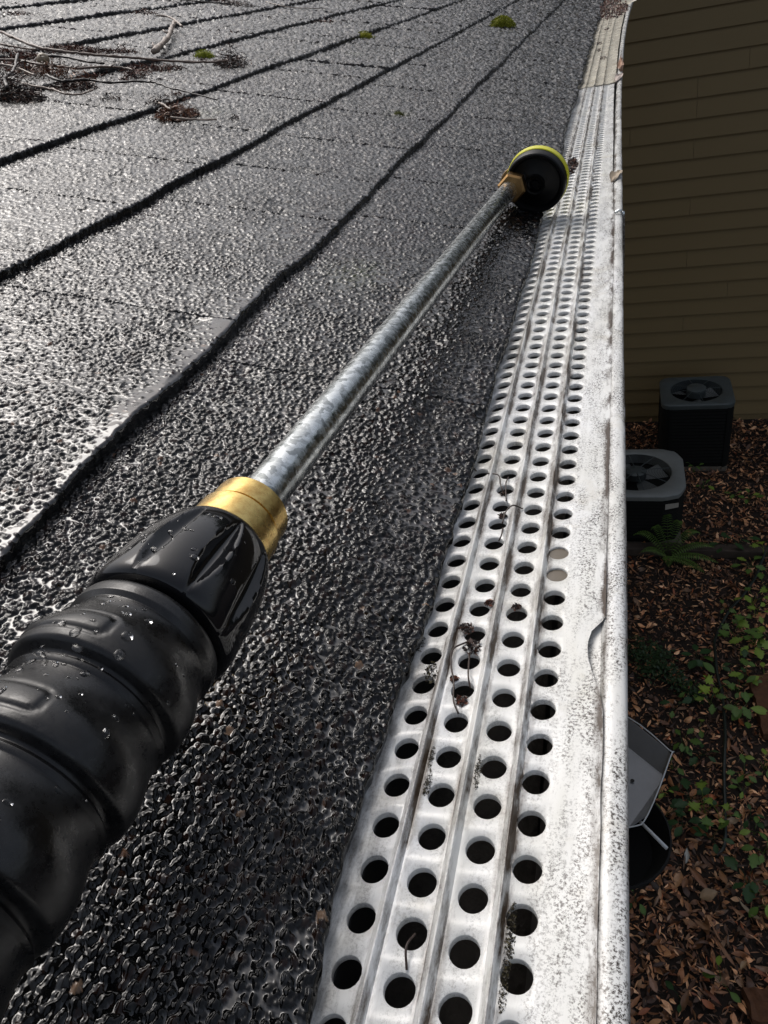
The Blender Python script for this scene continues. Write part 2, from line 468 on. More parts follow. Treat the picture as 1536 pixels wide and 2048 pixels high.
house = empty('house', (-3, 2, 0), 'house with the dark wet shingle roof that the spray wand lies on', 'house')
def hp(o):                       # keep world placement under the house
    o.parent = house; o.matrix_parent_inverse = Matrix.Translation((3, -2, 0)); return o
YA, YB, VTOP = -1.2, 6.2, 3.0
deck = MB()
a = rp(YA, -0.002, -0.0015); b = rp(YB, -0.002, -0.0015); c = rp(YB, VTOP, -0.0015); d = rp(YA, VTOP, -0.0015)
th = 0.02
deck.add([a, b, c, d] + [(p[0], p[1], p[2] - th) for p in (a, b, c, d)], [(0,1,2,3)[::-1], (4,5,6,7), (0,1,5,4), (1,2,6,5), (2,3,7,6), (3,0,4,7)])
# far slope beyond the ridge
e1 = (c[0] - 3, c[1], c[2] - 0.8); e2 = (d[0] - 3, d[1], d[2] - 0.8)
deck.add([c, d, e2, e1, (e1[0], e1[1], e1[2] - th), (e2[0], e2[1], e2[2] - th)], [(0,1,2,3)[::-1], (3,2,5,4)])
roof = hp(deck.build('roof', M['deck']))
JOINTS = {0: [(0.318, 0.0009), (1.36, 0.0012), (2.31, 0.0012)], 1: [(0.352, 0.0008), (0.79, 0.0010), (1.79, 0.0012), (2.7, 0.0012)],
          2: [(0.96, 0.0010), (1.272, 0.019), (2.05, 0.0015)], 3: [(0.62, 0.001), (1.55, 0.0012), (2.34, 0.036)],
          4: [(0.945, 0.010), (1.95, 0.002)], 5: [(1.25, 0.002), (2.1, 0.002)], 6: [(1.0, 0.003), (1.75, 0.003)],
          7: [(1.42, 0.003), (2.3, 0.003)], 8: [(1.1, 0.003), (1.9, 0.003)], 9: [(1.5, 0.003), (2.4, 0.003)]}
for k in range(10):
    js = [(YA, 0)] + ([(-0.4, 0.001)] if k in (0, 1, 2) else []) + JOINTS[k] + [(3.6, 0.0015), (YB, 0)]
    for (ya, ga), (yb, gb) in zip(js[:-1], js[1:]):
        o = ob('shingle', shingle_mesh(k, ya, yb, ga, gb))
        o.parent = roof
# upper courses, well above the picture
for k in range(10, 21):
    js = [YA, 0.1 + (k % 3) * 0.3, 1.1 + (k % 4) * 0.25, 2.2 + (k % 2) * 0.3, 3.4, 4.8, YB]
    for ya, yb in zip(js[:-1], js[1:]):
        g = MB(); v0 = k * EXPO; q = 0.001
        t1, t2, t3, t4 = rp(ya + q, v0, BUTT), rp(yb - q, v0, BUTT), rp(yb - q, v0 + EXPO + 0.003, 0.0008), rp(ya + q, v0 + EXPO + 0.003, 0.0008)
        u1, u2 = rp(ya + q, v0, -0.001), rp(yb - q, v0, -0.001)
        g.add([t1, t2, t3, t4, u1, u2], [(0, 3, 2, 1), (0, 1, 5, 4)])
        o = g.build('shingle', M['deck'], roof)
# walls, fascia and soffit under the roof
wl = MB(); wl.box((-5.0, -1.0, 0.0), (-0.42, 6.0, 3.93)); hp(wl.build('wall', M['trim']))
fa = MB(); fa.box((-0.150, YA + 0.02, 3.84), (-0.132, YB - 0.02, 3.99)); hp(fa.build('fascia_board', M['soffit']))
sf = MB(); sf.box((-0.42, YA + 0.02, 3.845), (-0.152, YB - 0.02, 3.857)); hp(sf.build('soffit', M['soffit']))

# ------------------------------------------------------------------ gutter
def drift(y):                    # the run swings out a little at its far end
    return 0.000 + 0.0165 * np.clip((y - 1.0) / 1.55, 0, 2) ** 2
GY = np.concatenate([np.arange(-0.35, 1.6, 0.012), np.arange(1.6, 5.6, 0.05)])
gutter = empty('gutter', (0, 2, 3.93), 'weathered white aluminium gutter running along the roof edge', 'gutter')
GP = Matrix.Translation((0, -2, -3.93))
def strip(prof, ys, wob=0.0, seed=0, dr=1.0):
    """sweep an x-z profile along the eave"""
    Y = np.asarray(ys); n = len(prof); V = []
    for i, (x, z) in enumerate(prof):
        nx = wob * (fnoise(Y * 9, Y * 0 + i * 0.35, seed, 3) - 0.5); nz = wob * (fnoise(Y * 11, Y * 0 + i * 0.35, seed + 5, 3) - 0.5)
        V.append(np.stack([x + nx + dr * drift(Y) * np.clip((x + 0.06) / 0.064, 0, 1), Y, 4.0 + z + nz], -1))
    V = np.stack(V, 1).reshape(-1, 3); m_ = len(Y)
    idx = np.arange(m_ * n).reshape(m_, n)
    F = np.stack([idx[:-1, :-1], idx[:-1, 1:], idx[1:, 1:], idx[1:, :-1]], -1).reshape(-1, 4)
    return V, F
lip = [(-0.0036, -0.0022), (-0.0030, -0.0010), (-0.0023, -0.0001), (-0.0012, 0.0004), (0.0004, 0.0007), (0.0020, 0.0006), (0.0033, 0.0001),
       (0.0041, -0.0008), (0.0044, -0.0020), (0.0043, -0.0060), (0.0040, -0.0120)]
V, F = strip(lip, GY, 0.0012, 3)
o = ob('front_lip', mesh_np('front_lip', V, [F], M['gutter'])); o.parent = gutter; o.matrix_parent_inverse = GP
fl = [(-0.0100, -0.0030), (-0.0060, -0.0020), (-0.0030, -0.0014)]
V, F = strip(fl, GY[GY < 0.45], 0.0004, 7)
o = ob('inner_flange', mesh_np('inner_flange', V, [F], M['gutter'])); o.parent = gutter; o.matrix_parent_inverse = GP
fr = [(0.0039, -0.0121), (0.0020, -0.022), (-0.004, -0.030), (-0.014, -0.036), (-0.020, -0.046), (-0.022, -0.066), (-0.024, -0.070), (-0.126, -0.070),
      (-0.1275, -0.066), (-0.1275, -0.004)]
V, F = strip(fr, GY[::6], 0.0, 9)
o = ob('trough', mesh_np('trough', V, [F], M['trough'], False)); o.parent = gutter; o.matrix_parent_inverse = GP
o.modifiers.new('thickness', 'SOLIDIFY').thickness = 0.0007
si = [(-0.122, -0.064), (-0.100, -0.056), (-0.075, -0.052), (-0.05, -0.052), (-0.030, -0.058), (-0.0235, -0.064)]
V, F = strip(si, np.arange(-0.3, 5.4, 0.012), 0.012, 15)
o = tag(ob('silt', mesh_np('silt', V, [F], M['silt'])), 'dark wet silt lying in the bottom of the gutter', 'silt', kind='stuff')

# ------------------------------------------------------------------ perforated guard
PITCH, HR = 0.0118, 0.00365
PROF = [(-0.0700, -0.0036), (-0.0510, -0.0006), (-0.0500, 0.0003), (-0.0495, 0.0014), (-0.0491, 0.0014), (-0.0487, 0.0003), (-0.0479, -0.0009),
        (-0.0380, -0.0005), (-0.0371, 0.0003), (-0.0366, 0.0013), (-0.0362, 0.0013), (-0.0358, 0.0002), (-0.0348, -0.0009),
        (-0.0250, -0.0005), (-0.0241, 0.0003), (-0.0236, 0.0013), (-0.0232, 0.0013), (-0.0228, 0.0002), (-0.0219, -0.0009), (-0.0140, -0.0006)]
ROWS = [(-0.0546, -0.0700, -0.0510, 0.1372), (-0.0422, -0.0479, -0.0380, 0.1356), (-0.0298, -0.0348, -0.0250, 0.1338), (-0.0184, -0.0219, -0.0140, 0.1309)]
px_ = np.array([p[0] for p in PROF]); pz_ = np.array([p[1] for p in PROF])
def guard_z(x, y):
    z = np.interp(x, np.append(px_, [-0.008, -0.0022]), np.append(pz_, [0.0000, 0.0006]))
    return 4.0 + z + 0.0010 * (fnoise(y * 7, x * 60, 61, 2) - 0.5) + 0.0006 * (fnoise(y * 40, x * 120, 66, 2) - 0.5)
def edge_x(y):
    """outer edge of the sheet: a torn bay, and a gap that opens further along"""
    e = np.full_like(y, -0.0021) + 0.0006 * (fnoise(y * 60, y * 0, 71, 2) - 0.5)
    b = np.interp(y, [0.144, 0.150, 0.1565, 0.163, 0.169, 0.1745, 0.1785, 0.1800], [0, 0.0010, 0.0030, 0.0046, 0.0050, 0.0040, 0.0012, 0])
    g = np.interp(y, [0.60, 0.80, 1.0, 1.33, 1.6], [0, 0.0020, 0.0034, 0.0048, 0.005])
    return e - b - g
def warp(x, y):
    xx = x + drift(y) * np.clip((x + 0.06) / 0.064, 0, 1) + 0.0005 * (fnoise(y * 5, y * 0, 81, 2) - 0.5)
    return np.stack([xx, y, guard_z(x, y)], -1)
GA, GB = -0.16, 1.405
def build_guard():
    V = []; F = []; base = 0
    def grid(xs, ys):
        nonlocal base
        Xg, Yg = np.meshgrid(xs, ys, indexing='ij')
        V.append(np.stack([Xg.ravel(), Yg.ravel()], -1)); a, b = Xg.shape
        i = np.arange(a * b).reshape(a, b) + base; base += a * b
        F.append(np.stack([i[:-1, :-1], i[1:, :-1], i[1:, 1:], i[:-1, 1:]], -1).reshape(-1, 4))
    zoff = []
    segs = []
    inrow = [(r[1], r[2]) for r in ROWS]
    run = [PROF[0][0]]
    # folded ribs between the rows
    for lo, hi in ((0.0510, 0.0479), (0.0380, 0.0348), (0.0250, 0.0219)):
        xs = px_[(px_ >= -lo - 1e-6) & (px_ <= -hi + 1e-6)]
        grid(xs, np.arange(GA, GB + 1e-6, PITCH / 2))
    # flat outer land up to the ragged edge
    ys = np.arange(GA, GB + 1e-6, 0.0022)
    t = np.linspace(0, 1, 9)
    ex = edge_x(ys)
    Xg = -0.0140 + (ex[None, :] + 0.0140) * t[:, None]; Yg = np.repeat(ys[None, :], len(t), 0)
    V.append(np.stack([Xg.ravel(), Yg.ravel()], -1)); a, b = Xg.shape
    i = np.arange(a * b).reshape(a, b) + base; base += a * b
    F.append(np.stack([i[:-1, :-1], i[1:, :-1], i[1:, 1:], i[:-1, 1:]], -1).reshape(-1, 4))
    P = np.concatenate(V); P3 = warp(P[:, 0], P[:, 1]); F3 = np.concatenate(F)
    V = [P3]; F = [F3]; base = len(P3)
    for xc, xl, xr, y0 in ROWS:
        kmin = int(math.ceil((GA - y0) / PITCH)); kmax = int(math.floor((GB - y0 - 0.006) / PITCH))
        ta, tb = math.atan2(PITCH / 2, xr - xc), math.atan2(PITCH / 2, xl - xc)
        an = np.concatenate([np.linspace(-ta, ta, 7)[:-1], np.linspace(ta, tb, 9)[:-1], np.linspace(tb, 2 * math.pi - tb, 7)[:-1], np.linspace(2 * math.pi - tb, 2 * math.pi - ta, 9)[:-1]])
        n = len(an); ca, sa = np.cos(an), np.sin(an)
        with np.errstate(divide='ignore'):
            k = np.minimum(np.where(ca > 0, (xr - xc) / ca, np.where(ca < 0, (xl - xc) / ca, 1e9)), (PITCH / 2) / np.maximum(np.abs(sa), 1e-9))
        for j in range(kmin, kmax + 1):
            yc = y0 + j * PITCH
            jit = random.uniform(-0.0001, 0.0001); hr = HR + random.uniform(-0.00006, 0.00006)
            B = warp(xc + k * ca, yc + k * sa)
            C = warp(xc + jit + hr * ca, yc + hr * sa)
            C2 = C.copy(); C2[:, 2] -= 0.0002; C2[:, 0] -= ca * 0.00012; C2[:, 1] -= sa * 0.00012
            D = C2.copy(); D[:, 2] -= 0.0019
            V.append(np.concatenate([B, C, C2, D])); i = np.arange(n); i2 = (i + 1) % n
            for q in range(3):
                F.append(np.stack([i + q * n, i2 + q * n, i2 + (q + 1) * n, i + (q + 1) * n], -1) + base)
            base += 4 * n
        # lead-in and lead-out strips of this row
        for a0, b0 in ((GA, y0 + kmin * PITCH - PITCH / 2), (y0 + kmax * PITCH + PITCH / 2, GB)):
            if b0 - a0 > 1e-5:
                q = np.array([(xl, a0), (xr, a0), (xr, b0), (xl, b0)]); V.append(warp(q[:, 0], q[:, 1])); F.append(np.array([[0, 1, 2, 3]]) + base); base += 4
    return mesh_np('perforated_gutter_guard', np.concatenate(V), [np.concatenate(F)], M['guard'], True)
gme = build_guard()
guard = ob('perforated_gutter_guard', gme)
tag(guard, 'white perforated gutter guard with four rows of round holes', 'gutter guard')

# solid ribbed length beyond it
ys = np.concatenate([np.arange(1.385, 3.1, 0.02), np.arange(3.1, 5.4, 0.06)])
pf = [(x, z + 0.0016) for x, z in PROF] + [(-0.008, 0.0022), (-0.0055, 0.0024)]
V, F = strip(pf, ys, 0.0016, 33)
V[:, 2] += 0.0006 * np.sin(V[:, 1] * 3)
far_guard = ob('ribbed_gutter_cover', mesh_np('ribbed_gutter_cover', V, [F], M['guard_far']))
tag(far_guard, 'stained cream ribbed gutter cover without holes at the far end', 'gutter cover')

# ------------------------------------------------------------------ spray wand
HS = -0.0130                       # where the handle starts on the pipe
A = Vector((-0.10089748, 0.17416225, 4.05387011)); AX = Vector((0.03977412, 0.99773529, -0.05424314)).normalized()
AH = A + AX * HS
def frame(ax):
    a = ax.cross(Vector((0, 0, 1))).normalized(); b = a.cross(ax).normalized()   # a: to the right, b: upwards
    return a, b
def lathe(prof, o, ax, n=64, rf=None, close=True):
    a, b = frame(ax); V = []; F = []
    for t, r in prof:
        for k in range(n):
            q = 2 * math.pi * k / n; rr = rf(t, q, r) if rf else r
            V.append(o + ax * t + (a * math.cos(q) + b * math.sin(q)) * rr)
    for i in range(len(prof) - 1):
        for k in range(n): F.append((i*n+k, (i+1)*n+k, (i+1)*n+(k+1) % n, i*n+(k+1) % n))
    if close:
        F.append(tuple(range(n))); F.append(tuple(range((len(prof)-1)*n, len(prof)*n))[::-1])
    return V, F
wand = empty('spray_wand', A, 'galvanised spray wand with black ribbed grip and yellow rimmed nozzle head', 'spray wand')
WI = Matrix.Translation(-A)
def wpart(name, V, F, mat, smooth=True, parent=None):
    o = ob(name, mesh_np(name, V, F, mat, smooth)); o.parent = parent or wand; o.matrix_parent_inverse = WI if not parent else Matrix.Identity(4)
    return o
def edge_split(o, ang=35):
    for p in o.data.polygons: p.use_smooth = True
    m_ = o.modifiers.new('edges', 'EDGE_SPLIT'); m_.split_angle = R(ang); return o
PR = 0.00675
pr = [(t, PR) for t in np.linspace(-0.012, 0.478, 40)]
V, F = lathe(pr, A, AX, 48); edge_split(wpart('pipe', V, F, M['galv']))
V, F = lathe([(0.0, 0.0072), (0.0002, 0.0109), (-0.0006, 0.0116), (-0.0080, 0.0116), (-0.0082, 0.0108), (-0.0092, 0.0108), (-0.0094, 0.0121), (-0.0098, 0.0126), (-0.0200, 0.0126), (-0.0215, 0.011)][::-1], AH, AX, 64)
edge_split(wpart('brass_nut', V, F, M['brass']), 30)
def flute(t, q, r):
    # lens-shaped scoops with crisp edges
    u = (t + 0.0370) / 0.0155
    if abs(u) >= 1: return r
    sct = ((q + 0.25) / (2 * math.pi) * 9) % 1.0 - 0.5
    wdt = 0.23 * (1 - u * u) ** 0.75
    if abs(sct) >= wdt: return r
    return r - 0.0026 * (1 - u * u) ** 0.6 * (1 - (sct / wdt) ** 2)
col_prof = [(-0.0190, 0.0090), (-0.0190, 0.0126), (-0.0193, 0.0130)] + [(t, 0.0132 + 0.0062 * (1 - ((t + 0.049) / 0.030) ** 2) ** 0.7) for t in np.linspace(-0.0200, -0.0490, 30)] + \
           [(-0.0515, 0.0193), (-0.0535, 0.0187), (-0.0543, 0.0176), (-0.0544, 0.0140)]
V, F = lathe(col_prof[::-1], AH, AX, 216, flute); edge_split(wpart('twist_collar', V, F, M['gloss_black']), 50)
# grip: bulges with a step behind each, a raised tab outline on their tops
def grip_r(t):
    return 0.0183 + 0.0008 * min(1, max(0, (-t - 0.064) / 0.08))
QT = math.pi * 0.60                # the side the palm sees
def grip_f(t, q, r):
    if t < -0.0610:
        dq = (q - QT + math.pi) % (2 * math.pi) - math.pi
        # swells run round the grip, sweep back and die out in points along the flanks
        u = (-t - 0.0610) / 0.0205 - 0.0 * dq * dq
        k = math.floor(u); u -= k
        fade = 1 / (1 + math.exp((abs(dq) - 2.5) / 0.2))
        if k < 0: fade = 0
        b = 0.5 - 0.5 * math.cos(min(1, u / 0.80) * math.pi * 1.22)
        if u > 0.82: z_ = min(1, (u - 0.82) / 0.10); b -= 0.95 * z_ * z_ * (3 - 2 * z_) * (1 - 0.55 * max(0, (u - 0.92) / 0.08))
        r += (0.0038 * b - 0.0012) * fade
        ax_, ay_ = abs(dq) * 0.0185, abs(u - 0.56) * 0.0205
        hx, hy, rc = 0.0135, 0.0029, 0.0016
        d = math.hypot(max(ax_ - hx + rc, 0), max(ay_ - hy + rc, 0)) - rc + min(0, max(ax_ - hx + rc, ay_ - hy + rc))
        r -= 0.00060 * math.exp(-(d / 0.00042) ** 2) * fade
        if d < 0: r += 0.00020 * fade
        r += 0.00018 * math.sin(q * 3 + t * 300) * math.sin(t * 170 + q)
    return r
gp = [(-0.0530, 0.0130), (-0.0560, 0.0155), (-0.0563, 0.0172), (-0.0570, 0.0180), (-0.0580, 0.0183)] + [(t, grip_r(t)) for t in np.arange(-0.0586, -0.2100, -0.00050)] + [(-0.2110, 0.016), (-0.2112, 0.010)]
V, F = lathe(gp[::-1], AH, AX, 170, grip_f); wpart('grip', V, F, M['rubber'])
V, F = lathe([(-0.2100, 0.0095), (-0.2350, 0.0095), (-0.2355, 0.0150), (-0.2600, 0.0155), (-0.2610, 0.010)][::-1], AH, AX, 32); edge_split(wpart('hose_coupling', V, F, M['brass']))
# nozzle end
B0 = A + frame(AX)[0] * 0.0022 + frame(AX)[1] * 0.0010
hexf = lambda t, q, r: r * (math.cos(math.pi / 6) / math.cos(((q + 0.3) % (math.pi / 3)) - math.pi / 6)) if t < 0.4795 else r
V, F = lathe([(0.4600, 0.0066), (0.4602, 0.0098), (0.4620, 0.0114), (0.4790, 0.0114), (0.4796, 0.0100), (0.4830, 0.0100), (0.4834, 0.0122), (0.4850, 0.0127),
              (0.4900, 0.0127), (0.4912, 0.0122), (0.4916, 0.0090), (0.5000, 0.0090)][::-1], B0, AX, 60, hexf)
edge_split(wpart('brass_adapter', V, F, M['brass_dark']), 25)
HC = Vector((-0.0629, 0.6474, 4.0284)); HN = Vector((0.1145, 0.9817, 0.1521)).normalized()
hd = [(-0.0010, 0.0006), (-0.0010, 0.0032), (0.0006, 0.0036), (0.0006, 0.0060), (-0.0022, 0.0066), (-0.0026, 0.0080), (-0.0006, 0.0088), (0.0022, 0.0160), (0.0024, 0.0205), (0.0006, 0.0214), (-0.0008, 0.0224),
      (-0.0010, 0.0244), (-0.0002, 0.0254), (0.0012, 0.0258), (0.0075, 0.0259), (0.0080, 0.0250), (0.0080, 0.0020)]
hd = [(t, r * 0.93) for t, r in hd]
V, F = lathe(hd, HC, HN, 80); edge_split(wpart('nozzle_plate', V, F, M['black']), 30)
yr = [(0.0072, 0.0200), (0.0072, 0.0262), (0.0078, 0.0267), (0.0128, 0.0268), (0.0136, 0.0262), (0.0136, 0.0200)]
yr = [(t, r * 0.93) for t, r in yr]
V, F = lathe(yr, HC, HN, 80); edge_split(wpart('yellow_ring', V, F, M['yellow']), 30)
# neck between adapter and plate
nk = MB(); nk.tube([B0 + AX * 0.492, B0 + AX * 0.500, HC - HN * 0.0 + Vector((-0.006, 0, 0.001)) * 1.0], [0.0085, 0.0085, 0.0085], 20)
o = nk.build('nozzle_neck', M['black'], wand, True); o.matrix_parent_inverse = WI

# water drops standing on the grip and collar
def drop_mesh():
    V = []; F = []
    n, m_ = 12, 5
    for i in range(m_):
        a = i / (m_ - 1) * math.pi / 2
        for k in range(n):
            q = 2 * math.pi * k / n; V.append((math.cos(a) * math.cos(q), math.cos(a) * math.sin(q), math.sin(a) * 0.5))
    for i in range(m_ - 1):
        for k in range(n): F.append((i*n+k, i*n+(k+1) % n, (i+1)*n+(k+1) % n, (i+1)*n+k))
    F.append(tuple(range(n))[::-1])
    return V, F
dv, df = drop_mesh(); drops = MB(); ra, rb = frame(AX)
for i in range(300):
    t = random.choice([random.uniform(-0.15, -0.061), random.uniform(-0.095, -0.061), random.uniform(-0.052, -0.024)])
    q = math.pi * (0.5 + random.gauss(0.10, 0.27)); r0 = grip_f(t, q, grip_r(t)) if t < -0.0575 else None
    if r0 is None:
        r0 = flute(t, q, 0.0132 + 0.0062 * max(0, (1 - ((t + 0.049) / 0.030) ** 2)) ** 0.7)
    e = AH + AX * t + (ra * math.cos(q) + rb * math.sin(q)) * (r0 - 0.00005)
    nn = (ra * math.cos(q) + rb * math.sin(q)).normalized(); tt = AX; bb = nn.cross(tt)
    s = random.choice([0.00022, 0.0003, 0.00045, 0.0007]) * random.uniform(0.7, 1.3)
    if i < 12: s = random.uniform(0.0008, 0.0013)
    el = random.uniform(1, 1.9); an = random.uniform(0, 3.14)
    u = tt * math.cos(an) + bb * math.sin(an); v2 = nn.cross(u)
    drops.add([e + u * (x * s * el) + v2 * (y * s) + nn * (z * s * 0.9) for x, y, z in dv], df)
o = drops.build('water_drops', M['water'], None, True)
tag(o, 'beads of rain water standing on the black grip and collar', 'water drops', kind='stuff')

# ------------------------------------------------------------------ twigs and litter on the roof
def crom(pts, per=6):
    P = [Vector(p) for p in pts]; out = []
    P = [P[0] * 2 - P[1]] + P + [P[-1] * 2 - P[-2]]
    for i in range(1, len(P) - 2):
        for k in range(per):
            t = k / per; a, b, c, d = P[i-1], P[i], P[i+1], P[i+2]
            out.append(0.5 * ((2*b) + (c-a)*t + (2*a-5*b+4*c-d)*t*t + (3*b-a-3*c+d)*t**3))
    out.append(P[-2]); return out
def twig(pts, r0, r1, label, tint, lift=0.0, name='twig', knots=True):
    P = crom([rp(y, v, 0.0045 + r0 + lift) for y, v in pts])
    c = Vector(P[0]); root = empty(name, c, label, 'twig', 'twigs lying on the shingles')
    P = [p - c for p in P]
    n = len(P); rad = []
    for i in range(n):
        t = i / (n - 1); r = r0 + (r1 - r0) * t
        r *= 1 + 0.16 * math.sin(i * 1.9 + r0 * 9e3) * random.random()
        if knots and i % 7 == 3: r *= 1.35
        rad.append(r)
    P = [p + Vector((random.gauss(0, 1), random.gauss(0, 1), random.gauss(0, 0.6))) * r0 * 0.22 for p in P]
    b = MB(); b.tube(P, rad, 8, tint)
    b.build('stem', M['bark'], root, True)
    k = 0
    for i in range(4, n - 3, 5):
        if random.random() < 0.6:
            d = (P[i + 1] - P[i]).normalized(); sgn = random.choice((-1, 1)); s = Vector((d.y, -d.x, 0)) * sgn
            L = random.uniform(2.5, 6) * r0
            e = MB(); e.tube([P[i], P[i] + (d * 0.6 + s + Vector((0, 0, 0.5))).normalized() * L * 0.6, P[i] + (d + s * 0.8 + Vector((0, 0, 0.5))).normalized() * L], [rad[i] * 0.7, rad[i] * 0.6, rad[i] * 0.25], 6, tint)
            e.build('side_spur', M['bark'], root, True); k += 1
    return root
PALE, DARK, GREY = (0.27, 0.21, 0.165), (0.022, 0.014, 0.010), (0.15, 0.105, 0.08)
TW = [
 ([(1.082,.8059),(1.036,.7404),(1.007,.6928),(1.003,.6581),(1.008,.6302),(1.017,.5996),(1.036,.5605),(1.046,.5254),(1.071,.4927),(1.108,.4749)], .0031, .0020, 'longest straight grey twig crossing the litter, ending in a brown tuft', GREY, .003),
 ([(1.03,.79),(1.014,.7577),(1.009,.7305),(1.009,.6988)], .0020, .0018, 'short pale twig tucked under the start of the longest twig', GREY, 0),
 ([(1.078,.5695),(1.135,.587),(1.217,.6175),(1.314,.6593),(1.386,.691)], .0062, .0046, 'thick pale curved stick with bark, standing out from the litter', PALE, .004),
 ([(1.469,.7677),(1.471,.7442),(1.426,.7067),(1.371,.6696)], .0022, .0030, 'thin pale bent twig just above the thick curved stick', PALE, .004),
 ([(.885,.70),(.895,.6726),(.907,.6553),(.902,.6186),(.909,.5983),(.913,.5804),(.940,.5679),(.955,.5469),(.952,.5285)], .0026, .0018, 'wavy grey twig through the middle of the litter heap', GREY, .003),
 ([(.872,.675),(.875,.6576),(.876,.6425),(.867,.6242),(.847,.5923)], .0022, .0018, 'pale twig end poking from the left of the litter heap', PALE, .002),
 ([(.847,.5789),(.830,.5524),(.835,.5417),(.855,.5330),(.856,.5066),(.886,.4882),(.892,.4682),(.878,.4453),(.869,.4179),(.853,.3751)], .0024, .0011, 'dark forked thorny twig in front of the litter heap', DARK, .004),
 ([(.813,.640),(.813,.6136),(.808,.5944),(.796,.5639),(.794,.5365),(.782,.5143),(.793,.5026),(.822,.5057)], .0022, .0013, 'lowest pale twig, hooked at its end, below the litter heap', PALE, .002),
 ([(.805,.4192),(.792,.4056),(.782,.3952)], .0019, .0015, 'short pale twig stuck in the reddish tuft on the shingle edge', PALE, .003),
 ([(.760,.3841),(.765,.3613),(.779,.3434)], .0015, .0012, 'short pale twig lying flat below the reddish tuft', PALE, .001),
 ([(1.781,.9292),(1.792,.8693),(1.806,.8215),(1.832,.7818)], .0022, .0018, 'brown twig lying highest up the roof', DARK, .002),
 ([(.962,.6630),(.976,.6365),(.967,.6005),(.973,.5804)], .0024, .0016, 'dark twig lying between the longest twig and the wavy one', DARK, .002),
 ([(1.085,.5242),(1.092,.5022),(1.134,.4886)], .0016, .0012, 'thin grey twig beside the small moss spot', GREY, .001),
 ([(.752,.5591),(.790,.590),(.831,.6080),(.925,.6669)], .0032, .0022, 'black stub standing up across the left of the litter heap', DARK, .006),
 ([(1.993,.7610),(1.941,.6844),(2.009,.6202)], .0016, .0012, 'thin bent pale twig near the upper shingle joint', PALE, .001)]
for p, a, b, l, t, lf in TW: twig(p, a * 0.62, b * 0.62, l, t, lf + 0.004)

def clump(loc, size, n, label, tints, name='catkin_clump', cat='plant litter', group='brown catkin litter on the roof', thick=1.0, mat='debris', grain=0.0012):
    b = MB(); sx, sy, sz = size
    for i in range(n):
        r = random.random() ** 0.6; q = random.uniform(0, 6.283)
        c = Vector((math.cos(q) * r * sx, math.sin(q) * r * sy, abs(random.gauss(0, 0.5)) * sz * (1.15 - r)))
        L = min(0.0042, random.uniform(0.10, 0.30) * min(sx, sy)) + grain * random.uniform(0.6, 1.6)
        d = Vector((random.gauss(0, 1), random.gauss(0, 1), random.gauss(0, 0.6))).normalized()
        s = d.cross(Vector((random.gauss(0, 1), random.gauss(0, 1), random.gauss(0, 1)))).normalized(); wd = L * random.uniform(0.10, 0.34) * thick
        k = d.cross(s) * L * random.uniform(-0.3, 0.3)
        t = random.choice(tints); f = random.uniform(0.5, 1.4); t = tuple(x * f for x in t)
        b.add([c - d * L, c - s * wd + k, c + s * wd + k, c + d * L], [(0, 1, 2), (1, 3, 2)], t)
        if random.random() < 0.22:
            b.add([c + k * 2 + Vector(v) * wd * 1.3 for v in ((1,0,0),(-1,0,0),(0,1,0),(0,-1,0),(0,0,1),(0,0,-1))],
                  [(0,2,4),(2,1,4),(1,3,4),(3,0,4),(2,0,5),(1,2,5),(3,1,5),(0,3,5)], t)
    o = b.build(name, M[mat], None, False, loc)
    return tag(o, label, cat, group)
RED = [(0.13, 0.040, 0.022), (0.17, 0.062, 0.032), (0.075, 0.026, 0.017), (0.022, 0.013, 0.010)]
DKB = [(0.020, 0.013, 0.010), (0.040, 0.019, 0.012), (0.10, 0.040, 0.022)]
ORG = [(0.19, 0.072, 0.028), (0.12, 0.040, 0.020), (0.25, 0.12, 0.06), (0.03, 0.015, 0.01)]
rot_roof = (0, PHI, 0)
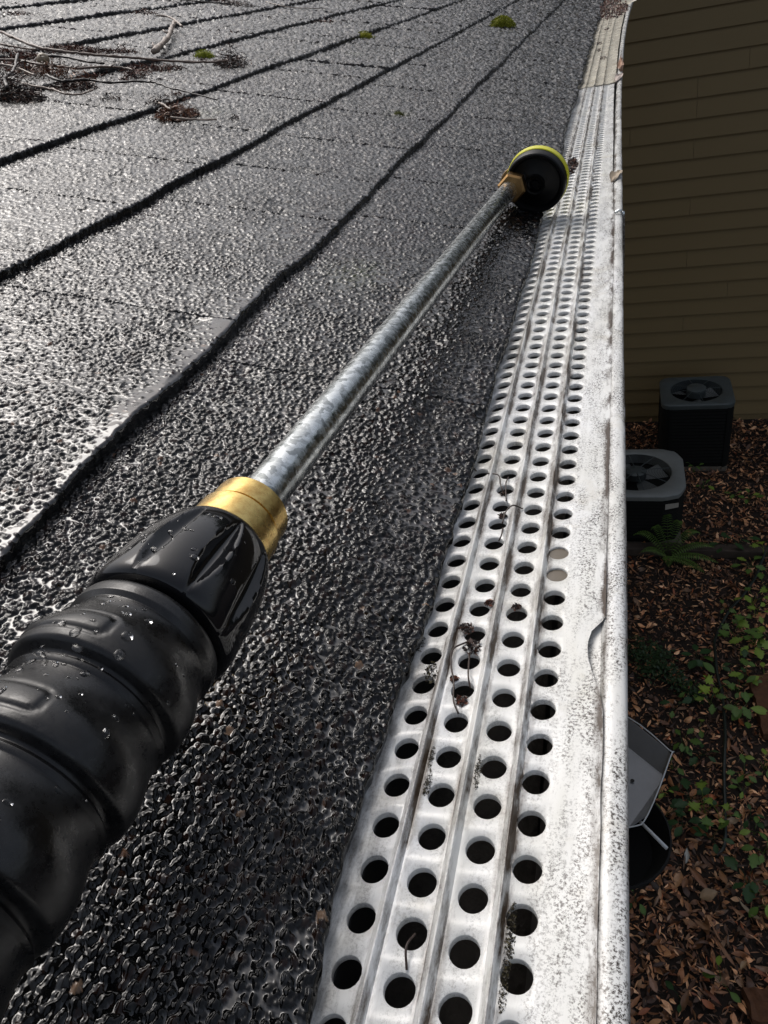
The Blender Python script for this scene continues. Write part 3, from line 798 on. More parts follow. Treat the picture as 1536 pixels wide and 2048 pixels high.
CL = [((1.125,.4733), (.020,.026,.030), 260, 'round brown tuft at the tip of the longest twig', DKB),
      ((.887,.5979), (.040,.032,.016), 320, 'orange brown catkin mat in the middle of the litter heap', ORG),
      ((.782,.5813), (.022,.030,.022), 300, 'black decaying litter heap at the lower left of the twigs', DKB),
      ((.772,.5500), (.012,.018,.010), 120, 'small dark litter tail beside the black heap', DKB),
      ((1.066,.6872), (.032,.028,.010), 240, 'red brown catkins lying behind the longest twig, left part', RED),
      ((1.074,.6560), (.030,.030,.009), 240, 'red brown catkins lying behind the longest twig, middle part', RED),
      ((1.110,.6300), (.026,.020,.008), 150, 'red brown catkins lying behind the longest twig, right part', RED),
      ((.976,.7226), (.034,.028,.010), 220, 'red litter between the two upper twigs at the far left', RED),
      ((.983,.6950), (.026,.022,.008), 160, 'red brown litter under the longest twig near its thick end', RED),
      ((.826,.4310), (.012,.016,.012), 140, 'upright reddish tuft on the shingle edge', DKB),
      ((.799,.3960), (.016,.026,.012), 280, 'orange brown catkin strip below the forked twig', ORG),
      ((1.549,.8286), (.030,.020,.008), 140, 'red brown catkin next to the thin bent twig', RED),
      ((.884,.4397), (.012,.014,.006), 80, 'tiny brown catkin caught on the forked twig', RED),
      ((.816,.4842), (.010,.012,.006), 70, 'tiny dark crumb under the forked twig', DKB),
      ((1.014,.5538), (.020,.030,.007), 170, 'brown catkins under the middle of the longest twig', RED),
      ((1.041,.5280), (.016,.026,.006), 130, 'brown catkins under the thin end of the longest twig', RED),
      ((1.878,.7833), (.040,.022,.020), 200, 'dark litter bunch at the upper edge beside the brown twig', DKB),
      ((1.925,.8700), (.050,.030,.012), 220, 'red litter strip at the upper edge of the picture', RED),
      ((1.317,.9373), (.028,.026,.008), 140, 'brown litter patch on the upper left shingle edge', RED),
      ((.905,.6450), (.040,.030,.012), 260, 'red brown catkins left of the seed husk at the picture edge', RED),
      ((.860,.5600), (.024,.026,.008), 200, 'dark litter under the wavy twig in front of the orange mat', DKB),
      ((.935,.5900), (.020,.040,.008), 200, 'brown litter between the longest and the wavy twig', RED),
      ((.970,.5350), (.012,.030,.006), 120, 'thin brown litter trail right of the wavy twig tip', RED),
      ((1.800,.5470), (.040,.022,.006), 120, 'sparse red catkin on the upper middle shingles', RED)]
for (y, v), sz, n, l, tn in CL:
    o = clump(rp(y, v, 0.0035), (sz[0] * 1.25, sz[1] * 1.25, sz[2]), int(n * 2.6), l, tn, thick=0.55, grain=0.0010); o.rotation_euler = rot_roof
# a pale rounded seed husk
hv, hf = lathe([(-.0075, .0008), (-.006, .0045), (-.002, .0072), (.002, .0074), (.006, .0050), (.0078, .0010)], Vector((0, 0, 0)), Vector((0.3, 0.9, 0.2)).normalized(), 14)
o = ob('seed_husk', mesh_np('seed_husk', hv, hf, M['bark'], True, np.tile([0.24, 0.19, 0.12], (len(hv), 1))), None, rp(.928, .636, 0.014))
tag(o, 'pale round seed husk sitting among the twigs', 'seed husk')
# crumbs
crumbs = [(1.759,.5728),(1.841,.5215),(1.736,.6519),(.423,.1781),(1.653,.8443),(.817,.3392),(1.140,.5257),(1.137,.5818)]
for i, (y, v) in enumerate(crumbs):
    lab = ['dark crumb right of the sparse red catkin', 'dark crumb near the second shingle joint', 'dark crumb above the sparse red catkin', 'largest black crumb in the middle of the near shingles',
           'dark crumb near the upper litter strip', 'small red crumb right of the orange catkin strip', 'dark crumb beside the small moss spot', 'dark crumb under the thick curved stick'][i]
    s = 0.007 if i != 3 else 0.0045
    o = clump(rp(y, v, 0.004), (s, s * 1.3, s * 0.7), 40, lab, DKB, 'bark_crumb', 'crumb', 'dark crumbs on the shingles', 2.0); o.rotation_euler = rot_roof

def moss(y, v, r, hgt, label, tn, n=700):
    b = MB()
    # cushion
    V = []; F = []; nn, mm = 18, 6
    for i in range(mm):
        a = i / (mm - 1) * math.pi / 2
        for k in range(nn):
            q = 2 * math.pi * k / nn; wv = 1 + 0.18 * math.sin(3 * q + y) + 0.10 * math.sin(7 * q)
            V.append((math.cos(a) * math.cos(q) * r * wv * 0.92, math.cos(a) * math.sin(q) * r * wv * 0.92, math.sin(a) * hgt * 0.88))
    for i in range(mm - 1):
        for k in range(nn): F.append((i*nn+k, i*nn+(k+1) % nn, (i+1)*nn+(k+1) % nn, (i+1)*nn+k))
    b.add(V, F, tuple(x * 0.5 for x in tn))
    for i in range(n):
        q = random.uniform(0, 6.283); a = math.acos(random.random()) ; a = math.pi / 2 - a
        wv = 1 + 0.18 * math.sin(3 * q + y) + 0.10 * math.sin(7 * q)
        c = Vector((math.cos(a) * math.cos(q) * r * wv, math.cos(a) * math.sin(q) * r * wv, math.sin(a) * hgt))
        d = (Vector((c.x / r, c.y / r, c.z / hgt + 0.3)).normalized() + Vector((random.gauss(0, .35), random.gauss(0, .35), random.gauss(0, .35)))).normalized()
        s = d.cross(Vector((random.gauss(0, 1), random.gauss(0, 1), random.gauss(0, 1)))).normalized()
        L = r * random.uniform(0.09, 0.20); f = random.uniform(0.5, 1.5)
        b.add([c - s * L * 0.28, c + s * L * 0.28, c + d * L], [(0, 1, 2)], tuple(x * f for x in tn))
    o = b.build('moss_tuft', M['moss'], None, True, rp(y, v, 0.0035)); o.rotation_euler = rot_roof
    return tag(o, label, 'moss', 'moss tufts on the roof')
moss(2.170, .2216, .028, .024, 'large green moss cushion on the far shingles', (0.255, 0.27, 0.027), 1100)
moss(1.644, .4247, .016, .010, 'small yellow green moss tuft on a shingle edge', (0.33, 0.33, 0.03), 420)
moss(1.174, .5391, .014, .009, 'small bright moss tuft beside the longest twig', (0.3, 0.33, 0.03), 380)
moss(0.967, .1974, .0065, .005, 'tiny moss dot alone on the second course of shingles', (0.10, 0.11, 0.02), 200)

# ------------------------------------------------------------------ litter on the guard
def gz(x, y): return float(guard_z(np.array([x]), np.array([y]))[0])
def gstem(pts, r, label, tint=(0.035, 0.020, 0.014), arch=0.0015):
    P = crom([(x, y, gz(x, y) + 0.0005 + arch * math.sin(math.pi * i / max(1, len(pts) - 1))) for i, (x, y) in enumerate(pts)])
    c = Vector(P[0]); b = MB(); b.tube([p - c for p in P], r, 6, tint)
    o = b.build('dry_stem', M['bark'], None, True, c); return tag(o, label, 'stem', 'thin dry stems on the gutter guard')
GS = [([(-.0440,.1670),(-.0476,.1630),(-.0475,.1573),(-.0450,.1484),(-.0440,.1422),(-.0420,.1383)], 'long hair-thin stem looping over two holes below the brown flower'),
      ([(-.0425,.1622),(-.0411,.1518),(-.0400,.1478)], 'straight hair-thin stem inside the loop of the long one'),
      ([(-.0598,.2744),(-.0564,.2689)], 'short dark stem reaching from the shingles onto the first hole row'),
      ([(-.0511,.2653),(-.0460,.2623),(-.0441,.2545),(-.0425,.2512)], 'bent stem crossing the first rib'),
      ([(-.0420,.2623),(-.0420,.2545),(-.0408,.2449)], 'straight stem joining two holes of the second row'),
      ([(-.0339,.2403),(-.0373,.2393),(-.0398,.2357),(-.0405,.2299)], 'curved stem crossing the second rib'),
      ([(-.0399,.2270),(-.0396,.2205),(-.0405,.2187)], 'short hooked stem below the curved stem'),
      ([(-.0413,.0764),(-.0423,.0728),(-.0415,.0687)], 'fine crooked stem between the two nearest holes of the second row')]
for p, l in GS: gstem(p, 0.00028, l)
GC = [((-.0453,.1726), .0032, 'curled brown flower lying on the second row of holes', DKB), ((-.0420,.1645), .0038, 'ragged brown petals hanging over a hole below the curled flower', DKB),
      ((-.0419,.1430), .0022, 'small red bud scale at the foot of the looping stem', RED), ((-.0456,.1514), .0015, 'single red bud scale beside the looping stem', RED),
      ((-.0395,.1852), .0020, 'red scrap at a hole edge above the curled flower', RED), ((-.0302,.1836), .0019, 'dark scrap over a hole of the third row', DKB),
      ((-.0411,.2347), .0020, 'brown scrap where the curved stem ends', DKB), ((-.0427,.2501), .0016, 'brown scrap at the end of the bent stem', DKB)]
for (x, y), s, l, tn in GC:
    clump((x, y, gz(x, y) + 0.0004), (s * .8, s * .8, s * 0.6), 60, l, tn, 'flower_scrap', 'plant scrap', 'brown scraps on the gutter guard', 1.7, grain=0.0004)
for (x, y), (sx, sy), n, l in [((-.0463,.1150), (.0012,.0045), 60, 'green black dirt beside the first rib, nearer patch'), ((-.0470,.1232), (.0010,.0035), 50, 'green black dirt beside the first rib, farther patch'),
                    ((-.0336,.1200), (.0012,.0055), 70, 'dark dirt bank along the second rib'), ((-.0206,.0790), (.0014,.0085), 120, 'long dark dirt bank along the third rib'),
                    ((-.0207,.0690), (.0012,.0050), 70, 'dark dirt at the near end of the third rib'), ((-.0530,.1537), (.0030,.0040), 40, 'brown silt specks between holes of the first row'),
                    ((-.0590,.1660), (.0016,.0035), 30, 'brown silt specks at the shingle edge of the guard')]:
    clump((x, y, gz(x, y) + 0.0001), (sx * .8, sy, .0006), n * 3, l, [(0.018,0.014,0.008), (0.035,0.026,0.012), (0.055,0.045,0.015)], 'dirt_patch', 'dirt', 'dirt caught on the gutter guard', 1.6, grain=0.0001)
clump((-.0450, .835, gz(-.045, .835)), (.0060, .036, .006), 260, 'dark brown litter lying on the guard beyond the nozzle', DKB, 'litter_heap', 'plant litter', None, 1.2)
for (x, y), n in (((-.0429, 2.05), 40), ((-.031, 2.42), 40), ((-.040, 1.9), 24), ((-.028, 1.75), 24)):
    clump((x, y, 4.002), (.006, .03, .003), n, 'dark crumbs on the ribbed cover', DKB, 'litter_crumbs', 'plant litter', 'crumbs on the ribbed cover', 1.5)
# plugged holes
for j, (x, y) in enumerate(((-.0184, 0.1309 + PITCH * 7), (-.0184, 0.1309 + PITCH * 6))):
    V = [(x, y, 0)] + [(x + HR * 1.02 * math.cos(a), y + HR * 1.02 * math.sin(a), 0) for a in np.linspace(0, 2 * math.pi, 17)[:-1]]
    b = MB(); b.add([(p[0], p[1], gz(x, y) - 0.0008 + (0.0003 if i == 0 else 0)) for i, p in enumerate(V)], [(0, i, i % 16 + 1) for i in range(1, 17)], (0.105, 0.085, 0.06))
    tag(b.build('silt_plug', M['debris'], None, True), ('silt plug filling the hole farther along the outer row', 'silt plug filling the hole nearer along the outer row')[j], 'silt plug', 'plugged holes of the guard')

def leaf_mesh(L, W, fold=0.25, curl=0.3, n=7, lob=0.0, tint=(0.2, 0.1, 0.05), seed=0):
    rr = random.Random(seed); V = []; F = []
    for i in range(n + 1):
        t = i / n; wd = W * math.sin(math.pi * min(1, t ** 0.8 * 0.985 + 0.012)) * (1 + lob * math.sin(t * 15))
        z = curl * L * (t - 0.5) ** 2 * 2
        for s in (-1, -0.5, 0, 0.5, 1):
            V.append(((t - 0.5) * L, s * wd, z + abs(s) * fold * wd + rr.gauss(0, 0.02) * L))
    for i in range(n):
        for k in range(4): F.append((i*5+k, (i+1)*5+k, (i+1)*5+k+1, i*5+k+1))
    cols = [tuple(c * (0.75 + 0.35 * (1 - abs((j % 5) - 2) / 2)) for c in tint) for j in range(len(V))]
    return mesh_np('leaf', V, F, M['litter'], True, cols)
o = ob('dead_leaf', leaf_mesh(.044, .0052, .5, -0.1, tint=(.34, .27, .19), seed=3), None, (-0.001, .768, 4.0022), (0.1, 0.0, 1.40)); tag(o, 'pale dead leaf folded over the gutter lip beside the nozzle', 'leaf')
o = ob('dead_leaf', leaf_mesh(.15, .0055, .5, 0.05, tint=(.30, .16, .09), seed=5), None, (0.0035, 1.58, 4.002), (0, 0.0, 1.56)); tag(o, 'curled brown leaf on the lip beside the ribbed cover', 'leaf')
o = ob('dead_leaf', leaf_mesh(.09, .006, .4, -0.05, tint=(.46, .38, .33), seed=6), None, (0.0005, 1.43, 4.0028), (0.1, 0, 1.45)); tag(o, 'pinkish pale leaf where the two guards meet', 'leaf')
o = ob('dead_leaf', leaf_mesh(.12, .022, .3, 0.2, tint=(.52, .48, .38), seed=8), None, (0.034, 3.22, 4.012), (0.2, -0.2, 0.7)); tag(o, 'cream leaf beside the red leaf heap at the gutter end', 'leaf')
clump((-.022, 3.20, 4.003), (.050, .48, .045), 900, 'heap of wet dark red leaves at the far end of the gutter', [(.075, .028, .022), (.11, .04, .03), (.03, .014, .012), (.20, .11, .08)], 'leaf_heap', 'leaf heap', None, 1.6)

# ------------------------------------------------------------------ neighbouring house
YW = 7.487
nb = empty('neighbouring_house', (2.0, YW + 0.3, 0), 'neighbouring house with tan horizontal lap siding behind the two outdoor units', 'house')
NB = Matrix.Translation((-2.0, -YW - 0.3, 0))
def nbp(o): o.parent = nb; o.matrix_parent_inverse = NB; return o
b = MB(); b.box((-4.0, YW + 0.012, 0.0), (7.0, YW + 3.5, 4.75)); wallb = nbp(b.build('wall', M['trim']))
ROWZ = [3.685 - 0.1571 * k for k in range(-7, 25)]
for k, z in enumerate(ROWZ):
    # each row is one or two boards butted end to end
    cuts = [-4.0, 7.0]
    kk = k - 7
    if kk in (4, 5, 7, 10, 13, 17): cuts = [-4.0, 0.621 + 0.004 * ((kk * 7) % 3), 7.0]
    elif kk % 3 == 0: cuts = [-4.0, -1.7 + 0.9 * (kk % 4), 3.4, 7.0]
    elif kk % 3 == 1: cuts = [-4.0, 1.9, 7.0]
    for a, c in zip(cuts[:-1], cuts[1:]):
        g = MB(); q = 0.0012; z1 = z + 0.1571 + 0.012; y0, y1 = YW - 0.024, YW + 0.001
        wv = 0.0006 * random.uniform(-1, 1)
        g.add([(a + q, y0 + wv, z), (c - q, y0 + wv, z), (c - q, y1, z1), (a + q, y1, z1), (a + q, y1 + 0.006, z), (c - q, y1 + 0.006, z)],
              [(0, 1, 2, 3), (0, 4, 5, 1), (0, 3, 4), (1, 5, 2)])
        o = g.build('siding_board', M['siding']); o.parent = wallb; o.matrix_parent_inverse = Matrix.Identity(4)
b = MB(); b.box((-4.4, YW - 0.75, 4.70), (7.4, YW + 0.0, 4.72)); nbp(b.build('soffit', M['soffit']))
b = MB(); b.box((-4.4, YW - 0.78, 4.69), (7.4, YW - 0.752, 4.90)); nbp(b.build('fascia_board', M['trim']))
b = MB(); b.add([(-4.5, YW - 0.85, 4.90), (7.5, YW - 0.85, 4.90), (7.5, YW + 3, 5.9), (-4.5, YW + 3, 5.9), (7.5, YW + 6.5, 4.9), (-4.5, YW + 6.5, 4.9)], [(0, 1, 2, 3), (3, 2, 4, 5), (0, 5, 4, 1)])
nbp(b.build('roof', M['roof_far']))

# ------------------------------------------------------------------ ground and litter
b = MB(); b.box((-60, -60, -0.3), (60, 60, 0.0)); o = b.build('ground', M['soil']); tag(o, kind='structure')
def litter(n, x0, x1, y0, y1, smin, smax, zmax, seed):
    r = np.random.default_rng(seed)
    U = np.linspace(-1, 1, 5); prof = np.array([0.03, 0.75, 1.0, 0.72, 0.02])
    T = np.array([(u, s * p) for u, p in zip(U, prof) for s in (-1, 0, 1)])       # 15 points
    Fq = np.array([(i*3+k, (i+1)*3+k, (i+1)*3+k+1, i*3+k+1) for i in range(4) for k in range(2)])
    cx = r.uniform(x0, x1, n); cy = r.uniform(y0, y1, n)
    L = r.uniform(smin, smax, n) * (0.65 + 0.7 * r.random(n) ** 3); asp = r.uniform(0.07, 0.52, n)
    fold = r.normal(0, 0.55, n); curl = r.normal(0, 0.45, n); tw = r.normal(0, 0.4, n)
    px = T[None, :, 0] * L[:, None]; py = T[None, :, 1] * (L * asp)[:, None]
    pz = np.abs(T[None, :, 1]) * (L * asp * fold)[:, None] + (T[None, :, 0] ** 2 - 0.4) * (L * curl)[:, None] + T[None, :, 0] * T[None, :, 1] * (L * asp * tw)[:, None]
    rx = r.normal(0, 0.5, n); ry = r.normal(0, 0.45, n); rz = r.uniform(0, 6.283, n)
    def rot(a, b_, t): c, s = np.cos(t)[:, None], np.sin(t)[:, None]; return a * c - b_ * s, a * s + b_ * c
    py, pz = rot(py, pz, rx); px, pz = rot(px, pz, ry); px, py = rot(px, py, rz)
    hz = zmax * r.random(n) ** 1.3
    V = np.stack([px + cx[:, None], py + cy[:, None], np.maximum(pz + hz[:, None], 0.002)], -1).reshape(-1, 3)
    F = (Fq[None] + (np.arange(n) * 15)[:, None, None]).reshape(-1, 4)
    pal = np.array([(0.105,0.052,0.026), (0.16,0.083,0.040), (0.23,0.13,0.066), (0.055,0.028,0.016), (0.03,0.018,0.012), (0.29,0.185,0.105), (0.13,0.045,0.018), (0.095,0.066,0.045), (0.04,0.02,0.012)])
    pr = np.array([.12, .15, .15, .17, .15, .10, .05, .05, .06])
    c = pal[r.choice(len(pal), n, p=pr)] * r.uniform(0.9, 4.2, (n, 1)) * np.array([1.06, 0.95, 0.9])
    return V, F, np.repeat(c, 15, 0)
parts = [litter(12500, -0.25, 1.75, 1.4, 5.22, 0.011, 0.032, 0.040, 1), litter(7000, -0.25, 1.9, 5.2, 7.42, 0.012, 0.034, 0.055, 2), litter(900, 0.0, 1.2, 1.5, 3.0, 0.030, 0.05, 0.045, 4),
         litter(2600, -1.2, 4.2, 0.2, 7.4, 0.03, 0.05, 0.03, 3)]
bs = 0; Vs, Fs, Cs = [], [], []
for V, F, c in parts: Vs.append(V); Fs.append(F + bs); Cs.append(c); bs += len(V)
o = ob('leaf_litter', mesh_np('leaf_litter', np.concatenate(Vs), [np.concatenate(Fs)], M['litter'], True, np.concatenate(Cs)))
tag(o, 'brown dead leaves covering the ground between the houses', 'leaf litter', kind='stuff')

BL = [((.5004,2.297), .050, .62, (.30,.20,.11), 0.4, 'round tan leaf, largest in the litter below the black tub'), ((.4507,2.385), .075, .25, (.25,.11,.05), 2.3, 'long orange brown leaf just above the round tan leaf'),
      ((.5767,2.405), .045, .40, (.26,.12,.045), 1.9, 'orange brown leaf right of the long leaf under the tub'), ((.3856,2.345), .035, .45, (.20,.085,.035), 1.2, 'rust brown leaf left of the round tan leaf'),
      ((.4500,2.130), .042, .36, (.21,.095,.035), 2.7, 'broad orange leaf at the head of the long curled strip'), ((.5434,2.021), .085, .13, (.26,.12,.055), 2.2, 'long curled orange strip of leaf running diagonally'),
      ((.5150,2.105), .048, .15, (.27,.13,.065), 2.0, 'narrow orange leaf leading into the curled strip'), ((.4502,1.909), .048, .20, (.42,.27,.19), 2.85, 'pinkish pale narrow leaf beside the three green leaves'),
      ((.2070,1.803), .038, .48, (.36,.20,.13), 2.0, 'ribbed pinkish leaf near the gutter at the bottom'), ((.3488,1.760), .055, .30, (.15,.07,.03), 1.2, 'dull brown folded leaf left of the three green leaves'),
      ((.6827,2.236), .075, .17, (.25,.19,.12), 2.3, 'long grey tan leaf lying beside dark plant'), ((.2319,2.004), .030, .45, (.24,.10,.04), 0.7, 'bright orange leaf in the lower litter near gutter'),
      ((.6295,1.972), .032, .40, (.34,.22,.12), 1.0, 'small tan leaf near the end of the curled strip'), ((.4049,2.504), .045, .30, (.42,.42,.38), 1.45, 'pale grey ragged leaf beside the black tub'),
      ((.6647,2.748), .038, .50, (.34,.24,.15), 0.2, 'tan leaf next to the hose in the green seedlings')]
for (x, y), L, asp, tn, rz, lab in BL:
    o = ob('fallen_leaf', leaf_mesh(L * 2, L * asp, random.uniform(.2, .6), random.uniform(-.3, .4), 8, 0.05, tn, int(x * 1e4)), None, (x, y, 0.055), (random.uniform(-.3, .3), random.uniform(-.2, .2), rz))
    tag(o, lab, 'leaf', 'large fallen leaves')

# ------------------------------------------------------------------ plants
def leafshape(kind):
    if kind == 'maple':
        P = [(0,0),(.22,-.10),(.30,-.30),(.42,-.22),(.50,-.46),(.60,-.28),(.72,-.36),(.70,-.16),(1.0,0)]
    elif kind == 'oval':
        P = [(0,0),(.15,-.13),(.35,-.25),(.55,-.28),(.75,-.22),(.90,-.11),(1.0,0)]
    else:
        P = [(0,0),(.2,-.20),(.3,-.16),(.42,-.34),(.50,-.26),(.64,-.33),(.70,-.20),(.85,-.17),(1.0,0)]
    return P
def green_leaf(kind, tint, droop=0.25):
    P = leafshape(kind); V = [(x, 0, -droop * x * x * 0.5) for x, y in P]; n = len(P)
    V += [(x, y, -droop * x * x * 0.5 + 0.22 * abs(y) - 0.25 * y * y) for x, y in P] + [(x, -y, -droop * x * x * 0.5 + 0.22 * abs(y) - 0.25 * y * y) for x, y in P]
    F = [(i, n + i, n + i + 1, i + 1) for i in range(n - 1)] + [(i, i + 1, 2 * n + i + 1, 2 * n + i) for i in range(n - 1)]
    c = [tuple(a * 1.25 for a in tint)] * n + [tint] * (2 * n)
    return mesh_np('leaf', V, F, M['green'], True, c)
GT = {'bright': (0.20, 0.30, 0.045), 'mid': (0.095, 0.175, 0.035), 'deep': (0.032, 0.080, 0.026), 'lime': (0.26, 0.36, 0.04)}
LM = {(k, t): green_leaf(k, GT[t]) for k in ('maple', 'oval', 'lobed') for t in GT}
def plant(x, y, kind, tint, nl, size, hgt, label, group, name='seedling', spread=1.0, cat='plant'):
    root = empty(name, (x, y, 0.02), label, cat, group)
    b = MB(); st = GT[tint]
    tips = []
    q0 = random.uniform(0, 6.28)
    for i in range(nl):
        q = q0 + i * 2.4 + random.uniform(-.3, .3); rr = size * random.uniform(0.25, 0.8) * spread; hz = hgt * random.uniform(0.65, 1.1)
        e = Vector((math.cos(q) * rr, math.sin(q) * rr, hz))
        b.tube([(0, 0, 0), (e.x * .4, e.y * .4, hz * .75), e], [0.0022, 0.0017, 0.0012], 5, tuple(c * 0.8 for c in st), False); tips.append((e, q))
    b.build('stem', M['green'], root, True)
    for e, q in tips:
        t2 = tint
        if random.random() < 0.25: t2 = random.choice(['mid', 'bright'] if tint != 'deep' else ['deep', 'mid'])
        o = ob('leaf', LM[(kind, t2)], root, e, (random.gauss(0, .18), random.gauss(0.0, .22), q + random.gauss(0, .25)))
        s = size * random.uniform(0.6, 1.0); o.scale = (s, s, s)
    return root
SEED = 'green seedlings in the leaf litter'
PL = [ # x, y, kind, tint, leaves, size, height, label
 (1.00,4.60,'maple','bright',5,.10,.12,'bright leafy seedling at the bend of the hose'), (1.00,4.48,'lobed','bright',4,.09,.10,'bright seedling just below the hose bend'),
 (.83,4.22,'maple','mid',5,.12,.12,'broad leaved seedling left of the hose, upper bank'), (.95,4.18,'lobed','bright',6,.12,.10,'largest broad leaved plant on the upper bank'),
 (1.02,4.22,'lobed','mid',4,.09,.09,'mid green seedling right of the largest broad leaved plant'), (.835,3.95,'lobed','deep',4,.08,.07,'dark seedling above the rotten red board'),
 (.86,3.85,'lobed','mid',4,.09,.08,'mid green seedling touching the rotten red board'), (.80,3.72,'oval','mid',5,.08,.09,'oval leaved plant left of the rotten red board'),
 (.665,3.69,'maple','lime',3,.11,.11,'lime green star-shaped maple seedling, brightest of all'), (.62,3.61,'lobed','bright',3,.09,.07,'bright seedling below the lime green maple'),
 (.755,3.60,'lobed','mid',4,.11,.09,'mid green seedling over the hose below the lime maple'), (.82,3.54,'oval','mid',5,.11,.08,'wide oval leaved plant by the lower end of the red board'),
 (.56,3.98,'oval','deep',5,.11,.08,'dark glossy leaved plant left of the hose'), (.69,3.93,'oval','deep',3,.10,.05,'dark glossy leaves lying over the hose'),
 (.50,3.68,'lobed','mid',4,.07,.06,'small seedling beside the dark ground cover'), (.39,3.54,'lobed','deep',3,.08,.07,'dark seedling above the metal scoop'),
 (1.03,5.03,'lobed','mid',5,.10,.06,'leafy plant under the hose near the timber'), (1.15,5.16,'maple','lime',3,.10,.13,'bright seedling over the hose at the timber edge'),
 (1.10,4.78,'lobed','mid',3,.10,.08,'mid green leaf cluster right of the hose'), (.80,4.54,'lobed','mid',3,.06,.05,'small yellowish seedling left of the hose bend'),
 (.88,4.40,'maple','mid',4,.07,.06,'low seedling beside the dark part of the hose'), (.97,3.84,'oval','bright',3,.08,.10,'bright leaf at the right border above the red board'),
 (.87,5.25,'lobed','deep',4,.10,.12,'dark leafy plant growing over the timber'), (.98,5.28,'lobed','deep',4,.09,.12,'dark leafy plant at the middle of the timber'),
 (.54,3.41,'oval','mid',2,.08,.05,'two-leaved seedling right of the metal scoop'), (.43,3.25,'lobed','mid',6,.09,.08,'leafy plant beside the tip of the metal scoop'),
 (.54,3.20,'lobed','deep',5,.08,.06,'dark plant between scoop and hose'), (.36,3.08,'lobed','mid',4,.07,.07,'five-fingered seedling beside the scoop edge'),
 (.31,2.88,'oval','bright',3,.06,.06,'small bright plant beside the lower scoop'), (.52,2.80,'maple','bright',4,.10,.12,'bright maple seedling next to the black tub'),
 (.60,2.76,'maple','bright',4,.08,.09,'bright seedling between the maple and the hose'), (.54,2.63,'oval','deep',5,.09,.06,'dark leaved plant right of the black tub'),
 (.76,3.08,'lobed','mid',5,.07,.06,'seedling right of the hose, level with the scoop'), (.88,3.14,'oval','bright',5,.08,.10,'bright oval leaved plant at the right border'),
 (.74,2.96,'oval','mid',4,.06,.05,'low seedling right of the hose under the first one'), (.76,2.79,'oval','deep',4,.07,.06,'dark seedling right of the hose beside dry straw'),
 (.77,2.70,'oval','mid',3,.07,.06,'mid green seedling right of the lower hose end'), (.80,2.59,'oval','mid',4,.07,.07,'oval leaved seedling at the right border by the hose end'),
 (.70,2.40,'lobed','deep',7,.11,.08,'dark leafy plant above the long grey tan leaf'), (.77,2.29,'oval','mid',4,.09,.08,'glossy leaves at the right border under the dark plant'),
 (.52,1.88,'oval','mid',3,.08,.06,'three green leaves alone in the lower litter'), (.325,1.78,'oval','deep',2,.06,.04,'two dark leaves alone near the bottom'),
 (.135,2.21,'oval','deep',3,.06,.05,'dark green leaves close under the gutter'), (.45,2.87,'lobed','deep',6,.10,.06,'dark plant mass left of the bright maple seedling'),
 (.30,2.74,'lobed','deep',5,.09,.05,'dark plant under the edge of the black tub'), (.40,2.69,'oval','deep',5,.09,.05,'dark plant touching the rim of the black tub'),
 (.78,6.15,'lobed','mid',4,.07,.06,'small seedling in front of the farther outdoor unit'), (1.02,6.02,'lobed','mid',4,.07,.05,'small seedling alone in the litter between the units'),
 (.72,6.43,'lobed','mid',4,.07,.10,'weed against the farther outdoor unit'), (1.13,5.95,'lobed','mid',4,.08,.07,'seedling at the right border behind the timber')]
for p in PL: plant(*p, SEED)
# low dark ground cover: one mass of small leaves
def cover(n, seed):
    r = np.random.default_rng(seed)
    cs = np.array([(.154,4.02),(.218,3.96),(.281,3.92),(.342,3.857),(.403,3.827),(.43,3.76),(.476,3.714),(.33,4.02),(.247,3.84),(.533,3.67),(.20,4.08),(.30,3.98)])
    c = cs[r.integers(0, len(cs), n)] + r.normal(0, .042, (n, 2))
    T = np.array([(0, 0, 0), (.5, -.28, .06), (.5, .28, .06), (1, 0, -.05)]); L = r.uniform(.018, .034, n)
    rz = r.uniform(0, 6.28, n); tl = r.uniform(-.2, .7, n)
    x = T[None, :, 0] * L[:, None]; y = T[None, :, 1] * L[:, None]; z = T[None, :, 2] * L[:, None] + x * np.sin(tl)[:, None]
    X = x * np.cos(rz)[:, None] - y * np.sin(rz)[:, None] + c[:, :1]; Y = x * np.sin(rz)[:, None] + y * np.cos(rz)[:, None] + c[:, 1:]
    V = np.stack([X, Y, z + r.uniform(.02, .10, n)[:, None]], -1).reshape(-1, 3)
    F = (np.array([(0, 1, 2), (1, 3, 2)])[None] + (np.arange(n) * 4)[:, None, None]).reshape(-1, 3)
    col = np.array([(.020, .050, .018), (.030, .070, .024), (.045, .085, .030)])[r.integers(0, 3, n)]
    return V, F, np.repeat(col, 4, 0)
V, F, c = cover(900, 9)
o = ob('ground_cover', mesh_np('ground_cover', V, [F], M['green'], False, c)); tag(o, 'low dark green small-leaved ground cover near the gutter', 'ground cover', kind='stuff')
